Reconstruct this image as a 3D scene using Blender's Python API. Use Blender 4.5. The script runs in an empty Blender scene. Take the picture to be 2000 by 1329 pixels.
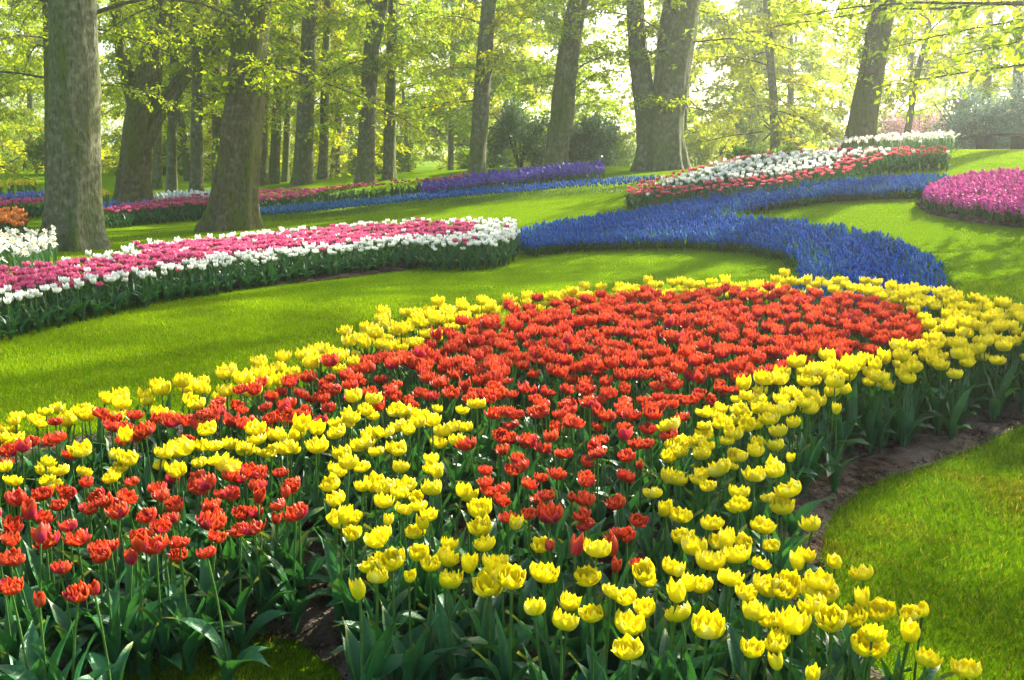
import bpy, math, random
import numpy as np
from mathutils import Vector, Matrix
from mathutils.geometry import delaunay_2d_cdt

# ------------------------------------------------------------------ camera, world, sun
scene = bpy.context.scene
COL = scene.collection
F = 1944.0                     # focal length in photo pixels (35 mm on a 36 mm wide sensor)
CAMZ = 1.6
PITCH = math.atan((664.5 - 300.0) / F)
cam_d = bpy.data.cameras.new('camera')
cam_d.lens = 35; cam_d.sensor_width = 36; cam_d.clip_start = 0.05; cam_d.clip_end = 3000
cam = bpy.data.objects.new('camera', cam_d); COL.objects.link(cam)
cam.location = (0, 0, CAMZ); cam.rotation_euler = (math.pi / 2 - PITCH, 0, 0)
scene.camera = cam

SUN_AZ = math.radians(42)      # right of the view direction (+Y)
SUN_EL = math.radians(30)
world = bpy.data.worlds.new('World'); scene.world = world; world.use_nodes = True
wn = world.node_tree.nodes; wl = world.node_tree.links
sky = wn.new('ShaderNodeTexSky'); sky.sky_type = 'NISHITA'; sky.sun_disc = False
sky.sun_elevation = SUN_EL; sky.sun_rotation = SUN_AZ
sky.air_density = 1.0; sky.dust_density = 4.0; sky.ozone_density = 1.0
bg = wn['Background']; bg.inputs['Strength'].default_value = 0.13
wl.new(sky.outputs[0], bg.inputs['Color'])

sun_d = bpy.data.lights.new('sun', 'SUN'); sun_d.energy = 5.0; sun_d.angle = math.radians(0.6)
sun_d.color = (1.0, 0.94, 0.82)
sun = bpy.data.objects.new('sun', sun_d); COL.objects.link(sun)
sv = Vector((math.sin(SUN_AZ) * math.cos(SUN_EL), math.cos(SUN_AZ) * math.cos(SUN_EL), math.sin(SUN_EL)))
sun.rotation_euler = sv.to_track_quat('Z', 'Y').to_euler()
scene.view_settings.view_transform = 'Standard'; scene.view_settings.look = 'None'
scene.view_settings.exposure = 1.88; scene.view_settings.gamma = 1.0
scene.view_settings.use_curve_mapping = False
scene.render.engine = 'CYCLES'
scene.cycles.use_denoising = True; scene.cycles.max_bounces = 8; scene.cycles.diffuse_bounces = 3; scene.cycles.glossy_bounces = 2
scene.cycles.transmission_bounces = 3; scene.cycles.volume_bounces = 1; scene.cycles.transparent_max_bounces = 8
HAZE = 0.0014

# ------------------------------------------------------------------ geometry of the place
def ray(px, py):
    cx = (px - 1000) / F; cy = -(py - 664.5) / F
    return np.array([cx, math.cos(PITCH) + cy * math.sin(PITCH), -math.sin(PITCH) + cy * math.cos(PITCH)])
def at_depth(px, py, Y):
    d = ray(px, py); return np.array([0, 0, CAMZ]) + d * (Y / d[1])

ctl = [at_depth(*a) for a in [(1290,335,30),(1950,297,27),(1675,298,25),(1900,437,14),(145,488,16.6),(455,450,20.3),
       (592,358,31),(930,340,31),(383,378,33),(1083,330,31),(30,365,36),(1750,565,11),(1650,385,17.5),(1480,405,17),
       (1200,482,16),(1100,385,22.5),(1235,405,19.5),(700,415,23.5),(820,388,27),(510,432,24),(1000,492,15.8),(600,545,12.7)]]
ctl += [np.array(a, float) for a in [(0,3,0),(-3,3,0),(3,3,0),(3,5.9,0),(-8,6,0),(0,8.5,0),(-4,9,0),(-12,12,0),(-25,15,0),(-20,28,.15),
       (8,3,.1),(8,8,.35),(14,10,.9),(20,18,1.5),(24,30,1.8),(0,-6,0),(-10,-6,0),(10,-6,0),(-30,50,.5),(0,55,.5),(30,55,1.2),(12,42,1.1),(-12,42,.45)]]
ctl = np.array(ctl)
C0 = 3.5
def _phi(d2): return np.sqrt(d2 + C0 * C0)
_n = len(ctl)
_A = np.zeros((_n + 3, _n + 3))
_d2 = ((ctl[:, None, :2] - ctl[None, :, :2]) ** 2).sum(-1)
_A[:_n, :_n] = _phi(_d2) - np.eye(_n) * 0.15
_A[:_n, _n] = 1; _A[:_n, _n + 1:] = ctl[:, :2]; _A[_n:, :_n] = _A[:_n, _n:].T
_w = np.linalg.solve(_A, np.concatenate([ctl[:, 2], [0, 0, 0]]))
def tz(X, Y):
    X = np.asarray(X, float); Y = np.asarray(Y, float)
    sh = np.broadcast(X, Y).shape
    x = np.broadcast_to(X, sh).ravel(); y = np.broadcast_to(Y, sh).ravel()
    out = np.zeros(x.size)
    for i in range(0, x.size, 50000):
        xs = x[i:i + 50000]; ys = y[i:i + 50000]
        d2 = (xs[:, None] - ctl[None, :, 0]) ** 2 + (ys[:, None] - ctl[None, :, 1]) ** 2
        out[i:i + 50000] = _phi(d2) @ _w[:_n] + _w[_n] + _w[_n + 1] * xs + _w[_n + 2] * ys
    far = np.clip((np.hypot(x * .9, y - 20) - 36) / 25, 0, 1); far = far * far * (3 - 2 * far)
    near = np.clip((-y - 2) / 5, 0, 1)
    out = out * (1 - far) + 0.45 * far
    return (out * (1 - near)).reshape(sh)
def unproj(px, py, h=0.0):
    d = ray(px, py); ts = np.linspace(1.5, 70, 700)
    P = np.array([0, 0, CAMZ])[None] + d[None] * (ts / d[1])[:, None]
    f = P[:, 2] - (tz(P[:, 0], P[:, 1]) + h)
    k = np.where(f < 0)[0]
    if len(k) == 0: return P[-1][:2]
    k = k[0]
    if k == 0: return P[0][:2]
    a = f[k - 1] / (f[k - 1] - f[k])
    return (P[k - 1] + (P[k] - P[k - 1]) * a)[:2]
def wpoly(pts, h=0.0): return np.array([unproj(x, y, h) for x, y in pts])
def inside(P, poly):
    x, y = P[:, 0], P[:, 1]; r = np.zeros(len(P), bool); n = len(poly); j = n - 1
    for i in range(n):
        xi, yi = poly[i]; xj, yj = poly[j]
        if yi != yj:
            c = ((yi > y) != (yj > y)) & (x < (xj - xi) * (y - yi) / (yj - yi) + xi); r ^= c
        j = i
    return r
def edge_dist(P, poly):
    d = np.full(len(P), 1e9)
    for i in range(len(poly)):
        a = poly[i - 1]; b = poly[i]; ab = b - a; L = (ab ** 2).sum() + 1e-12
        t = np.clip(((P - a) @ ab) / L, 0, 1)
        d = np.minimum(d, np.hypot(*(P - a - t[:, None] * ab).T))
    return d
def area(poly):
    x, y = poly[:, 0], poly[:, 1]; return abs((x * np.roll(y, 1) - y * np.roll(x, 1)).sum()) / 2
def scatter(poly, s, rng, jit=.38):
    lo = poly.min(0); hi = poly.max(0)
    ys = np.arange(lo[1], hi[1] + s, s * .866)
    P = []
    for k, y in enumerate(ys):
        xs = np.arange(lo[0] - s + (k % 2) * s / 2, hi[0] + s, s)
        P.append(np.stack([xs, np.full_like(xs, y)], 1))
    P = np.concatenate(P); P += rng.uniform(-jit, jit, P.shape) * s
    return P[inside(P, poly)]
def in_view(P, m=1.08, extra=.4):
    return (np.abs(P[:, 0]) < P[:, 1] * 0.5145 * m + extra)

# ------------------------------------------------------------------ templates: quads only
class T:                         # a template: verts, quads, colours, material index per face
    def __init__(s, v, q, c, m=None):
        s.v = np.asarray(v, float); s.q = np.asarray(q, int).reshape(-1, 4)
        c = np.asarray(c, float); s.c = np.broadcast_to(c, (len(s.v), 3)).copy()
        s.m = np.zeros(len(s.q), int) if m is None else np.broadcast_to(np.asarray(m), (len(s.q),)).copy()
    def moved(s, off=(0, 0, 0), rz=0, sc=1, mat=None):
        c, n = math.cos(rz), math.sin(rz); v = s.v * sc
        v = np.stack([v[:, 0] * c - v[:, 1] * n, v[:, 0] * n + v[:, 1] * c, v[:, 2]], 1) + np.asarray(off)
        return T(v, s.q, s.c, s.m if mat is None else np.full(len(s.q), mat))
def join(ts):
    o = 0; V = []; Q = []; Cc = []; M = []
    for t in ts:
        V.append(t.v); Q.append(t.q + o); Cc.append(t.c); M.append(t.m); o += len(t.v)
    return T(np.concatenate(V), np.concatenate(Q), np.concatenate(Cc), np.concatenate(M))
def to_mesh(name, t, mats, smooth=True):
    me = bpy.data.meshes.new(name)
    n, m = len(t.v), len(t.q)
    me.vertices.add(n); me.vertices.foreach_set('co', t.v.astype(np.float32).ravel())
    me.loops.add(m * 4); me.loops.foreach_set('vertex_index', t.q.astype(np.int32).ravel())
    me.polygons.add(m); me.polygons.foreach_set('loop_start', np.arange(0, m * 4, 4, dtype=np.int32))
    me.update(calc_edges=True)
    me.polygons.foreach_set('use_smooth', np.full(m, smooth))
    me.polygons.foreach_set('material_index', t.m.astype(np.int32))
    a = me.attributes.new('Col', 'FLOAT_COLOR', 'POINT')
    a.data.foreach_set('color', np.concatenate([t.c, np.ones((n, 1))], 1).astype(np.float32).ravel())
    for mt in (mats if isinstance(mats, (list, tuple)) else [mats]): me.materials.append(mt)
    return me
def scattered(ts, idx, pos, rz, sc, tint=None, tilt=None):
    """merge many transformed copies of the templates into one"""
    out = []
    for k, t in enumerate(ts):
        s = np.where(idx == k)[0]
        if len(s) == 0: continue
        c, n = np.cos(rz[s])[:, None], np.sin(rz[s])[:, None]
        scl = sc[s] if sc.ndim == 2 else np.repeat(sc[s][:, None], 3, 1)
        X = t.v[None, :, 0] * scl[:, 0:1]; Y = t.v[None, :, 1] * scl[:, 1:2]; Z = t.v[None, :, 2] * scl[:, 2:3]
        x = X * c - Y * n; y = X * n + Y * c; z = Z
        if tilt is not None:
            x = x + z * tilt[s, 0:1]; y = y + z * tilt[s, 1:2]
        V = np.stack([x, y, z], 2) + pos[s][:, None, :]
        Q = t.q[None] + (np.arange(len(s)) * len(t.v))[:, None, None]
        Cc = np.broadcast_to(t.c[None], V.shape).copy()
        if tint is not None: Cc *= tint[s][:, None, :]
        out.append(T(V.reshape(-1, 3), Q.reshape(-1, 4), Cc.reshape(-1, 3), np.tile(t.m, len(s))))
    return join(out)
def tube(path, rad, n=6, col=(1, 1, 1), ridges=None, rng=None, cap=True):
    path = np.asarray(path, float); rad = np.asarray(rad, float); k = len(path)
    tg = np.gradient(path, axis=0); tg /= np.linalg.norm(tg, axis=1)[:, None] + 1e-9
    ref = np.array([0, 1.0, 0]) if abs(tg[0][1]) < .8 else np.array([1.0, 0, 0])
    A = np.cross(tg, ref); A /= np.linalg.norm(A, axis=1)[:, None] + 1e-9
    B = np.cross(A, tg)
    th = np.arange(n) / n * 2 * math.pi
    R = rad[:, None] * np.ones((1, n))
    if ridges is not None: R = R * ridges(np.arange(k)[:, None], th[None], path[:, 2:3])
    V = path[:, None, :] + R[:, :, None] * (np.cos(th)[None, :, None] * A[:, None, :] + np.sin(th)[None, :, None] * B[:, None, :])
    V = V.reshape(-1, 3)
    i = np.arange(k - 1)[:, None] * n; j = np.arange(n)[None]; j2 = (j + 1) % n
    Q = np.stack([i + j, i + j2, i + n + j2, i + n + j], 2).reshape(-1, 4)
    t = T(V, Q, col)
    if cap and n >= 4:
        base = (k - 1) * n
        extra = [[base + a, base + a + 1, base + n - 2 - a, base + n - 1 - a] for a in range((n - 2) // 2)]
        if extra: t = T(t.v, np.concatenate([t.q, extra]), t.c)
    return t
def grid_q(nu, nv):
    i = np.arange(nv)[:, None] * (nu + 1); j = np.arange(nu)[None]
    return np.stack([i + j, i + j + 1, i + nu + 2 + j, i + nu + 1 + j], 2).reshape(-1, 4)

# ------------------------------------------------------------------ materials
def new_mat(name):
    m = bpy.data.materials.new(name); m.use_nodes = True
    nt = m.node_tree; nt.nodes.clear(); return m, nt.nodes, nt.links
def petal_like(name, trans=0.4, rough=0.5, spec=0.25, noise=(6, .25), bump=0.0, bscale=60, tcol=None):
    """thin plant tissue: colour attribute, diffuse and glossy above, light passing through"""
    m, n, l = new_mat(name)
    out = n.new('ShaderNodeOutputMaterial'); mix = n.new('ShaderNodeMixShader'); pr = n.new('ShaderNodeBsdfPrincipled')
    tr = n.new('ShaderNodeBsdfTranslucent'); at = n.new('ShaderNodeAttribute'); at.attribute_name = 'Col'
    geo = n.new('ShaderNodeNewGeometry'); nz = n.new('ShaderNodeTexNoise'); nz.inputs['Scale'].default_value = noise[0]
    nz.inputs['Detail'].default_value = 2
    mr = n.new('ShaderNodeMapRange'); mr.inputs['From Min'].default_value = .3; mr.inputs['From Max'].default_value = .7
    mr.inputs['To Min'].default_value = 1 - noise[1]; mr.inputs['To Max'].default_value = 1 + noise[1]
    vm = n.new('ShaderNodeVectorMath'); vm.operation = 'SCALE'
    n2 = n.new('ShaderNodeTexNoise'); n2.inputs['Scale'].default_value = noise[0] * 14; n2.inputs['Detail'].default_value = 4
    ma = n.new('ShaderNodeMath'); ma.operation = 'MULTIPLY_ADD'; ma.inputs[1].default_value = .45; mb = n.new('ShaderNodeMath'); mb.operation = 'SUBTRACT'; mb.inputs[1].default_value = .225
    l.new(geo.outputs['Position'], n2.inputs['Vector']); l.new(n2.outputs['Fac'], ma.inputs[0]); l.new(nz.outputs['Fac'], ma.inputs[2]); l.new(ma.outputs[0], mb.inputs[0])
    l.new(geo.outputs['Position'], nz.inputs['Vector']); l.new(mb.outputs[0], mr.inputs['Value'])
    l.new(at.outputs['Color'], vm.inputs[0]); l.new(mr.outputs['Result'], vm.inputs['Scale'])
    l.new(vm.outputs['Vector'], pr.inputs['Base Color'])
    src = vm.outputs['Vector']
    if tcol:
        tm = n.new('ShaderNodeVectorMath'); tm.operation = 'MULTIPLY'; tm.inputs[1].default_value = tcol
        l.new(src, tm.inputs[0]); src = tm.outputs['Vector']
    l.new(src, tr.inputs['Color'])
    pr.inputs['Roughness'].default_value = rough; pr.inputs['Specular IOR Level'].default_value = spec
    mix.inputs[0].default_value = trans
    l.new(pr.outputs[0], mix.inputs[1]); l.new(tr.outputs[0], mix.inputs[2]); l.new(mix.outputs[0], out.inputs['Surface'])
    if bump:
        tc = n.new('ShaderNodeTexNoise'); tc.inputs['Scale'].default_value = bscale; tc.inputs['Detail'].default_value = 3
        l.new(geo.outputs['Position'], tc.inputs['Vector'])
        bp = n.new('ShaderNodeBump'); bp.inputs['Strength'].default_value = bump; bp.inputs['Distance'].default_value = .01
        l.new(tc.outputs['Fac'], bp.inputs['Height']); l.new(bp.outputs[0], pr.inputs['Normal'])
    return m
def ground_mat(name, cols, scales, bump, bdist, bscale, rough=.9):
    """layered noise between three colours on solid ground"""
    m, n, l = new_mat(name)
    out = n.new('ShaderNodeOutputMaterial'); pr = n.new('ShaderNodeBsdfPrincipled'); geo = n.new('ShaderNodeNewGeometry')
    l.new(pr.outputs[0], out.inputs['Surface']); pr.inputs['Roughness'].default_value = rough
    pr.inputs['Specular IOR Level'].default_value = 0
    def nz(sc, det=6):
        a = n.new('ShaderNodeTexNoise'); a.inputs['Scale'].default_value = sc; a.inputs['Detail'].default_value = det
        l.new(geo.outputs['Position'], a.inputs['Vector']); return a
    prev = None
    for k in range(len(cols) - 1):
        a = nz(scales[k]); mr = n.new('ShaderNodeMapRange'); mr.inputs['From Min'].default_value = .4; mr.inputs['From Max'].default_value = .62
        l.new(a.outputs['Fac'], mr.inputs['Value'])
        mx = n.new('ShaderNodeMix'); mx.data_type = 'RGBA'
        l.new(mr.outputs['Result'], mx.inputs['Factor'])
        if prev is None: mx.inputs['A'].default_value = (*cols[0], 1)
        else: l.new(prev, mx.inputs['A'])
        mx.inputs['B'].default_value = (*cols[k + 1], 1); prev = mx.outputs['Result']
    l.new(prev, pr.inputs['Base Color'])
    b = nz(bscale, 8); bp = n.new('ShaderNodeBump'); bp.inputs['Strength'].default_value = bump; bp.inputs['Distance'].default_value = bdist
    l.new(b.outputs['Fac'], bp.inputs['Height']); l.new(bp.outputs[0], pr.inputs['Normal'])
    return m
def bark_mat(name, base, moss, pale, mossy=.5):
    m, n, l = new_mat(name)
    out = n.new('ShaderNodeOutputMaterial'); pr = n.new('ShaderNodeBsdfPrincipled'); geo = n.new('ShaderNodeNewGeometry')
    l.new(pr.outputs[0], out.inputs['Surface']); pr.inputs['Roughness'].default_value = .85; pr.inputs['Specular IOR Level'].default_value = .15
    mp = n.new('ShaderNodeMapping'); mp.inputs['Scale'].default_value = (1, 1, .3); l.new(geo.outputs['Position'], mp.inputs['Vector'])
    def nz(sc, vec, det=6, dist=0):
        a = n.new('ShaderNodeTexNoise'); a.inputs['Scale'].default_value = sc; a.inputs['Detail'].default_value = det
        a.inputs['Distortion'].default_value = dist; l.new(vec, a.inputs['Vector']); return a
    a = nz(2.2, mp.outputs[0], 8, .6); b = nz(9, geo.outputs['Position'], 8); c = nz(26, mp.outputs[0], 8, .4)
    def mixc(fac, A, B, lo, hi):
        mr = n.new('ShaderNodeMapRange'); mr.inputs['From Min'].default_value = lo; mr.inputs['From Max'].default_value = hi
        l.new(fac.outputs['Fac'], mr.inputs['Value']); mx = n.new('ShaderNodeMix'); mx.data_type = 'RGBA'
        l.new(mr.outputs['Result'], mx.inputs['Factor'])
        if isinstance(A, tuple): mx.inputs['A'].default_value = (*A, 1)
        else: l.new(A, mx.inputs['A'])
        mx.inputs['B'].default_value = (*B, 1); return mx.outputs['Result']
    r = mixc(b, base, pale, .45, .75); r = mixc(a, r, moss, .62 - .25 * mossy, .8 - .2 * mossy)
    dk = tuple(x * .45 for x in base); r = mixc(c, r, dk, .5, .72)
    l.new(r, pr.inputs['Base Color'])
    ad = n.new('ShaderNodeMath'); ad.operation = 'MULTIPLY_ADD'; ad.inputs[1].default_value = .35
    l.new(c.outputs['Fac'], ad.inputs[0]); l.new(a.outputs['Fac'], ad.inputs[2])
    bp = n.new('ShaderNodeBump'); bp.inputs['Strength'].default_value = .9; bp.inputs['Distance'].default_value = .10
    l.new(ad.outputs[0], bp.inputs['Height']); l.new(bp.outputs[0], pr.inputs['Normal'])
    return m

M_petal = petal_like('tulip_petal', .35, .45, .3, (9, .16))
M_soft = petal_like('spike_bloom', .25, .55, .2, (20, .25))
M_leaf = petal_like('tulip_leaf', .22, .42, .3, (7, .3), .25, 90, (1.7, 1.5, .5))
M_blade = petal_like('grass_blade', .5, .7, .0, (1.3, .22), tcol=(1.7, 1.35, .3))
M_fol = petal_like('tree_leaf', .6, .6, .0, (.8, .3), tcol=(1.8, 1.5, .5))
M_ever = petal_like('evergreen_leaf', .2, .4, .45, (.9, .3))
M_soil = ground_mat('soil', [(.022, .014, .010), (.075, .05, .035), (.11, .088, .07)], [14, 3.5], 1.0, .05, 35)
M_lawn = ground_mat('lawn', [(.07, .17, .002), (.11, .23, .002), (.16, .25, .002)], [1.2, 45], .8, .03, 120)
M_bark = bark_mat('beech_bark', (.115, .115, .055), (.095, .13, .018), (.24, .24, .15), .7)
M_barkm = bark_mat('mossy_bark', (.095, .078, .036), (.095, .115, .014), (.20, .17, .09), .95)
M_twig = bark_mat('twig_bark', (.09, .07, .04), (.07, .08, .02), (.13, .11, .07), .4)
M_wood = bark_mat('bench_wood', (.05, .032, .018), (.04, .03, .015), (.08, .05, .03), .2)

# ------------------------------------------------------------------ tagging
def tag(o, label=None, cat=None, group=None, kind=None):
    if label: o['label'] = label
    if cat: o['category'] = cat
    if group: o['group'] = group
    if kind: o['kind'] = kind
    return o
def link(name, data, parent=None, loc=None, rz=None, sc=None):
    o = bpy.data.objects.new(name, data); COL.objects.link(o)
    if parent is not None: o.parent = parent
    if loc is not None: o.location = loc
    if rz is not None: o.rotation_euler = (0, 0, rz)
    if sc is not None: o.scale = (sc, sc, sc) if not hasattr(sc, '__len__') else sc
    return o

# ------------------------------------------------------------------ flower templates
def petals(whorls, seed, nu=4, nv=6, colf=None, jag=.0, base_r=.004):
    rng = np.random.default_rng(seed); out = []
    for wi, (n, R, H, W, flare, bow) in enumerate(whorls):
        a0 = rng.uniform(0, 6.28)
        for k in range(n):
            a = a0 + k * 2 * math.pi / n + rng.normal(0, .12)
            r_ = R * rng.uniform(.84, 1.14); h_ = H * rng.uniform(.84, 1.12); w_ = W * rng.uniform(.85, 1.15)
            fl = flare + rng.normal(0, .15); tw = rng.normal(0, .25)
            v = np.linspace(0, 1, nv + 1)[:, None]; u = np.linspace(-1, 1, nu + 1)[None]
            r = base_r + r_ * (np.sin(np.clip(v, 0, 1) * math.pi * .58) ** bow) + fl * r_ * .5 * v ** 3
            z = h_ * v ** 1.25 - .25 * h_ * np.maximum(fl, 0) * v ** 3
            ws = np.sin(math.pi * np.clip(v * .86 + .06, 0, 1)) ** .7 * (1 - .75 * v ** 6)
            ang = np.clip(w_ * ws / np.maximum(r, R * .4), 0, 1.5) * u
            r = r + tw * .25 * r_ * u * v + .10 * r_ * (u ** 2) * (-1 if fl < .1 else .3) * v
            z = z - .10 * h_ * (u ** 2) * v + 0 * r
            if jag: z = z + rng.normal(0, jag, (nv + 1, nu + 1)) * (v > .75) * h_; r = r + rng.normal(0, jag * .6, r.shape) * r_ * (v > .5)
            V = np.stack([r * np.cos(a + ang), r * np.sin(a + ang), z], 2).reshape(-1, 3)
            c = colf(u + 0 * v, v + 0 * u, wi, rng).reshape(-1, 3)
            out.append(T(V, grid_q(nu, nv), c))
    return join(out)
def lerp(a, b, t): return np.asarray(a)[None, None] * (1 - t[..., None]) + np.asarray(b)[None, None] * t[..., None]
def c_red(u, v, w, rng):
    k = rng.uniform(0, 1)
    base = np.array([.54, .020, .010]) if k > .15 else np.array([.44, .010, .07])
    e = np.clip(np.maximum(np.abs(u) ** 1.8, v ** 4) * rng.uniform(.25, .85), 0, 1)
    return lerp(base * rng.uniform(.6, 1.15), (.86, .19, .04), e)
def c_yel(u, v, w, rng):
    k = rng.uniform(.9, 1.06)
    e = np.clip((1 - v) ** 3 * .5, 0, 1)
    c = lerp(np.array([.84, .72, .004]) * k, (.62, .66, .02), e)
    if rng.uniform() < .07: c = c * .6 + np.array([.85, .85, .3]) * .4 * (1 - np.abs(u))[..., None] + c * .4 * np.abs(u)[..., None]
    return c
def c_pink(u, v, w, rng):
    k = rng.uniform(.7, 1.15); base = np.array([.56, .02, .15]) * k
    e = np.clip(np.maximum(np.abs(u) ** 2, v ** 4) * rng.uniform(.4, 1.0), 0, 1)
    return lerp(base, (.82, .24, .38), e)
def c_white(u, v, w, rng):
    return lerp((.70, .76, .48), np.array([.90, .91, .82]) * rng.uniform(.92, 1.05), np.clip(v * 2.2, 0, 1))
def c_orange(u, v, w, rng):
    return lerp(np.array([.80, .16, .03]) * rng.uniform(.8, 1.1), (.85, .38, .08), np.clip(np.abs(u) ** 2 + v ** 4, 0, 1))
def c_coral(u, v, w, rng):
    return lerp(np.array([.60, .03, .08]) * rng.uniform(.75, 1.15), (.82, .26, .28), np.clip(np.abs(u) ** 2 * .6 + v ** 4 * .5, 0, 1))
RED_W = [(6, .041, .050, .024, -.02, .6), (7, .036, .056, .021, -.06, .58), (6, .026, .058, .016, -.1, .6), (5, .014, .056, .012, -.2, .6)]
YEL_W = [(6, .042, .051, .031, -.10, .52), (6, .038, .057, .028, -.16, .52), (6, .027, .059, .020, -.1, .6), (4, .014, .055, .014, -.1, .6)]
red_b = [petals(RED_W, 10 + k, 4, 6, c_red, .02) for k in range(6)]
yel_b = [petals(YEL_W, 30 + k, 4, 6, c_yel, .022) for k in range(7)]
BUD_W = [(3, .021, .062, .030, -.62, .6), (3, .019, .060, .026, -.6, .6)]
red_bud = petals(BUD_W, 50, 4, 6, c_red); yel_bud = petals(BUD_W, 51, 4, 6, c_yel)
CUP_W = [(3, .034, .066, .036, -.25, .55), (3, .031, .068, .034, -.2, .55), (3, .018, .058, .018, -.1, .6)]
yel_cup = petals(CUP_W, 52, 4, 6, c_yel, .02); red_cup = petals(CUP_W, 53, 4, 6, c_red, .02)
LOW_W = [(5, .038, .042, .026, .12, .75), (5, .026, .050, .02, .0, .7)]
MID_W = [(5, .036, .05, .028, -.1, .7), (4, .022, .052, .02, -.1, .7)]
pink_b = [petals(RED_W[:3], 60 + k, 2, 4, c_pink, .02) for k in range(4)]
white_b = [petals(CUP_W, 70 + k, 2, 4, c_white, .02) for k in range(3)] + [petals(YEL_W[:2], 75, 2, 4, c_white, .02)]
coral_b = [petals(MID_W, 80 + k, 2, 4, c_coral, .02) for k in range(3)]
orange_b = [petals(CUP_W[:2], 85 + k, 3, 5, c_orange, .02) for k in range(3)]

def tleaf(seed, L, W, e0, e1, nv=8, col=(.022, .105, .034), nu=4, wave=.006, power=1.2):
    rng = np.random.default_rng(seed)
    v = np.linspace(0, 1, nv + 1); el = np.radians(e0 + (e1 - e0) * v ** power)
    side = rng.normal(0, .25)
    x = np.concatenate([[0], np.cumsum(np.cos(el[:-1]) * L / nv)]) + .006; z = np.concatenate([[0], np.cumsum(np.sin(el[:-1]) * L / nv)])
    y = side * L * v ** 2 * .5
    w = W * np.sin(math.pi * np.clip(v * .88 + .10, 0, 1)) ** .75 * (1 - v ** 7 * .92)
    u = np.linspace(-1, 1, nu + 1)
    nx = -np.sin(el); nz = np.cos(el)
    fold = np.abs(u)[None] * w[:, None] * (.9 - .55 * v)[:, None]
    ph = rng.uniform(0, 6.28)
    wv = wave * np.sin(v * 11 + ph)[:, None] * (u ** 2)[None] * np.sign(u)[None]
    X = x[:, None] + nx[:, None] * (fold + wv); Z = z[:, None] + nz[:, None] * (fold + wv)
    Y = y[:, None] + u[None] * w[:, None] * .9
    cc = np.array(col) * rng.uniform(.8, 1.25)
    c = cc[None, None] * (1 + .25 * (np.abs(u)[None, :, None] - .4)) * np.ones((nv + 1, 1, 1))
    c = c * (1 + .35 * (v[:, None, None] - .5) * np.array([1.2, .5, -.2]))
    if rng.uniform() < .13: c = c + (np.array([.22, .22, .03]) - c) * np.clip((v - .8) / .2, 0, 1)[:, None, None] * .7
    return T(np.stack([X, Y, Z], 2).reshape(-1, 3), grid_q(nu, nv), c.reshape(-1, 3))
leafT = [tleaf(100 + k, *a) for k, a in enumerate([(.30, .030, 84, 40), (.27, .035, 78, 10), (.32, .026, 86, 55), (.25, .038, 70, -25),
         (.28, .028, 80, -5), (.22, .030, 60, -35), (.31, .020, 85, 62), (.24, .024, 76, 30)])]
leafLo = [tleaf(120 + k, a[0], a[1] * 1.1, a[2], a[3], 4, (.024, .10, .032), 2) for k, a in enumerate([(.30, .028, 84, 35), (.26, .032, 76, 0), (.32, .026, 86, 55), (.23, .034, 66, -30)])]
def stemT(h, lean, r=.0036, n=5, k=4, col=(.06, .15, .025)):
    t = np.linspace(0, 1, k + 1); return tube(np.stack([lean * t ** 2, 0 * t, h * t], 1), np.full(k + 1, r), n, col, cap=False)
stems = [stemT(.36, l) for l in (0, .012, .025, .04)]

def plantT(bloom, seed, hi, h=.36, nl=3, mats=(0, 1)):
    """a whole plant in one template (bloom material 0, green material 1)"""
    rng = np.random.default_rng(seed); L = leafT if hi else leafLo
    parts = [bloom.moved((0, 0, h), rng.uniform(0, 6), 1, mats[0]), stemT(h + .003, 0, .004, 4 if hi else 3, 2).moved(mat=mats[1])]
    a = rng.uniform(0, 6)
    for i in range(nl):
        parts.append(L[rng.integers(len(L))].moved((0, 0, rng.uniform(0, .02)), a + i * 6.28 / nl + rng.normal(0, .4), rng.uniform(.85, 1.1) * h / .36, mats[1]))
    return join(parts)

# meshes shared by the individual tulips
me_red = [to_mesh('bloom', b, M_petal) for b in red_b]; me_redbud = to_mesh('bloom', red_bud, M_petal); me_redcup = to_mesh('bloom', red_cup, M_petal)
me_yel = [to_mesh('bloom', b, M_petal) for b in yel_b]; me_yelbud = to_mesh('bloom', yel_bud, M_petal); me_yelcup = to_mesh('bloom', yel_cup, M_petal)
me_stem = [to_mesh('stem', s, M_leaf) for s in stems]; me_leaf = [to_mesh('leaf', s, M_leaf) for s in leafT]
R0 = np.random.default_rng(5)
_first = {}
def tulip(name, xy, h, bloom_me, bsc, label, group, cat='tulip', nl=3):
    """stem foot at xy, flower base at height h above the soil"""
    z = float(tz(xy[0], xy[1])) + .012
    e = link(name, None, loc=(xy[0], xy[1], z), rz=R0.uniform(0, 6.28)); e.empty_display_size = .05
    si = R0.integers(4); ln = (0, .012, .025, .04)[si]
    link('stem', me_stem[si], e, sc=(1, 1, h / .36))
    b = link('bloom', bloom_me, e, loc=(ln, 0, h - .002), sc=(bsc * R0.uniform(.93, 1.08), bsc * R0.uniform(.93, 1.08), bsc * R0.uniform(.8, 1.15))); b.rotation_euler = (R0.normal(0, .2), R0.normal(.06, .2), R0.uniform(0, 6.28))
    a = R0.uniform(0, 6.28)
    for i in range(nl):
        lf = link('leaf', me_leaf[R0.integers(len(me_leaf))], e, loc=(0, 0, R0.uniform(0, .07)), sc=R0.uniform(.72, 1.02))
        lf.rotation_euler = (0, 0, a + i * 6.28 / nl + R0.normal(0, .45))
    tag(e, label, cat, group); return e

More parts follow.
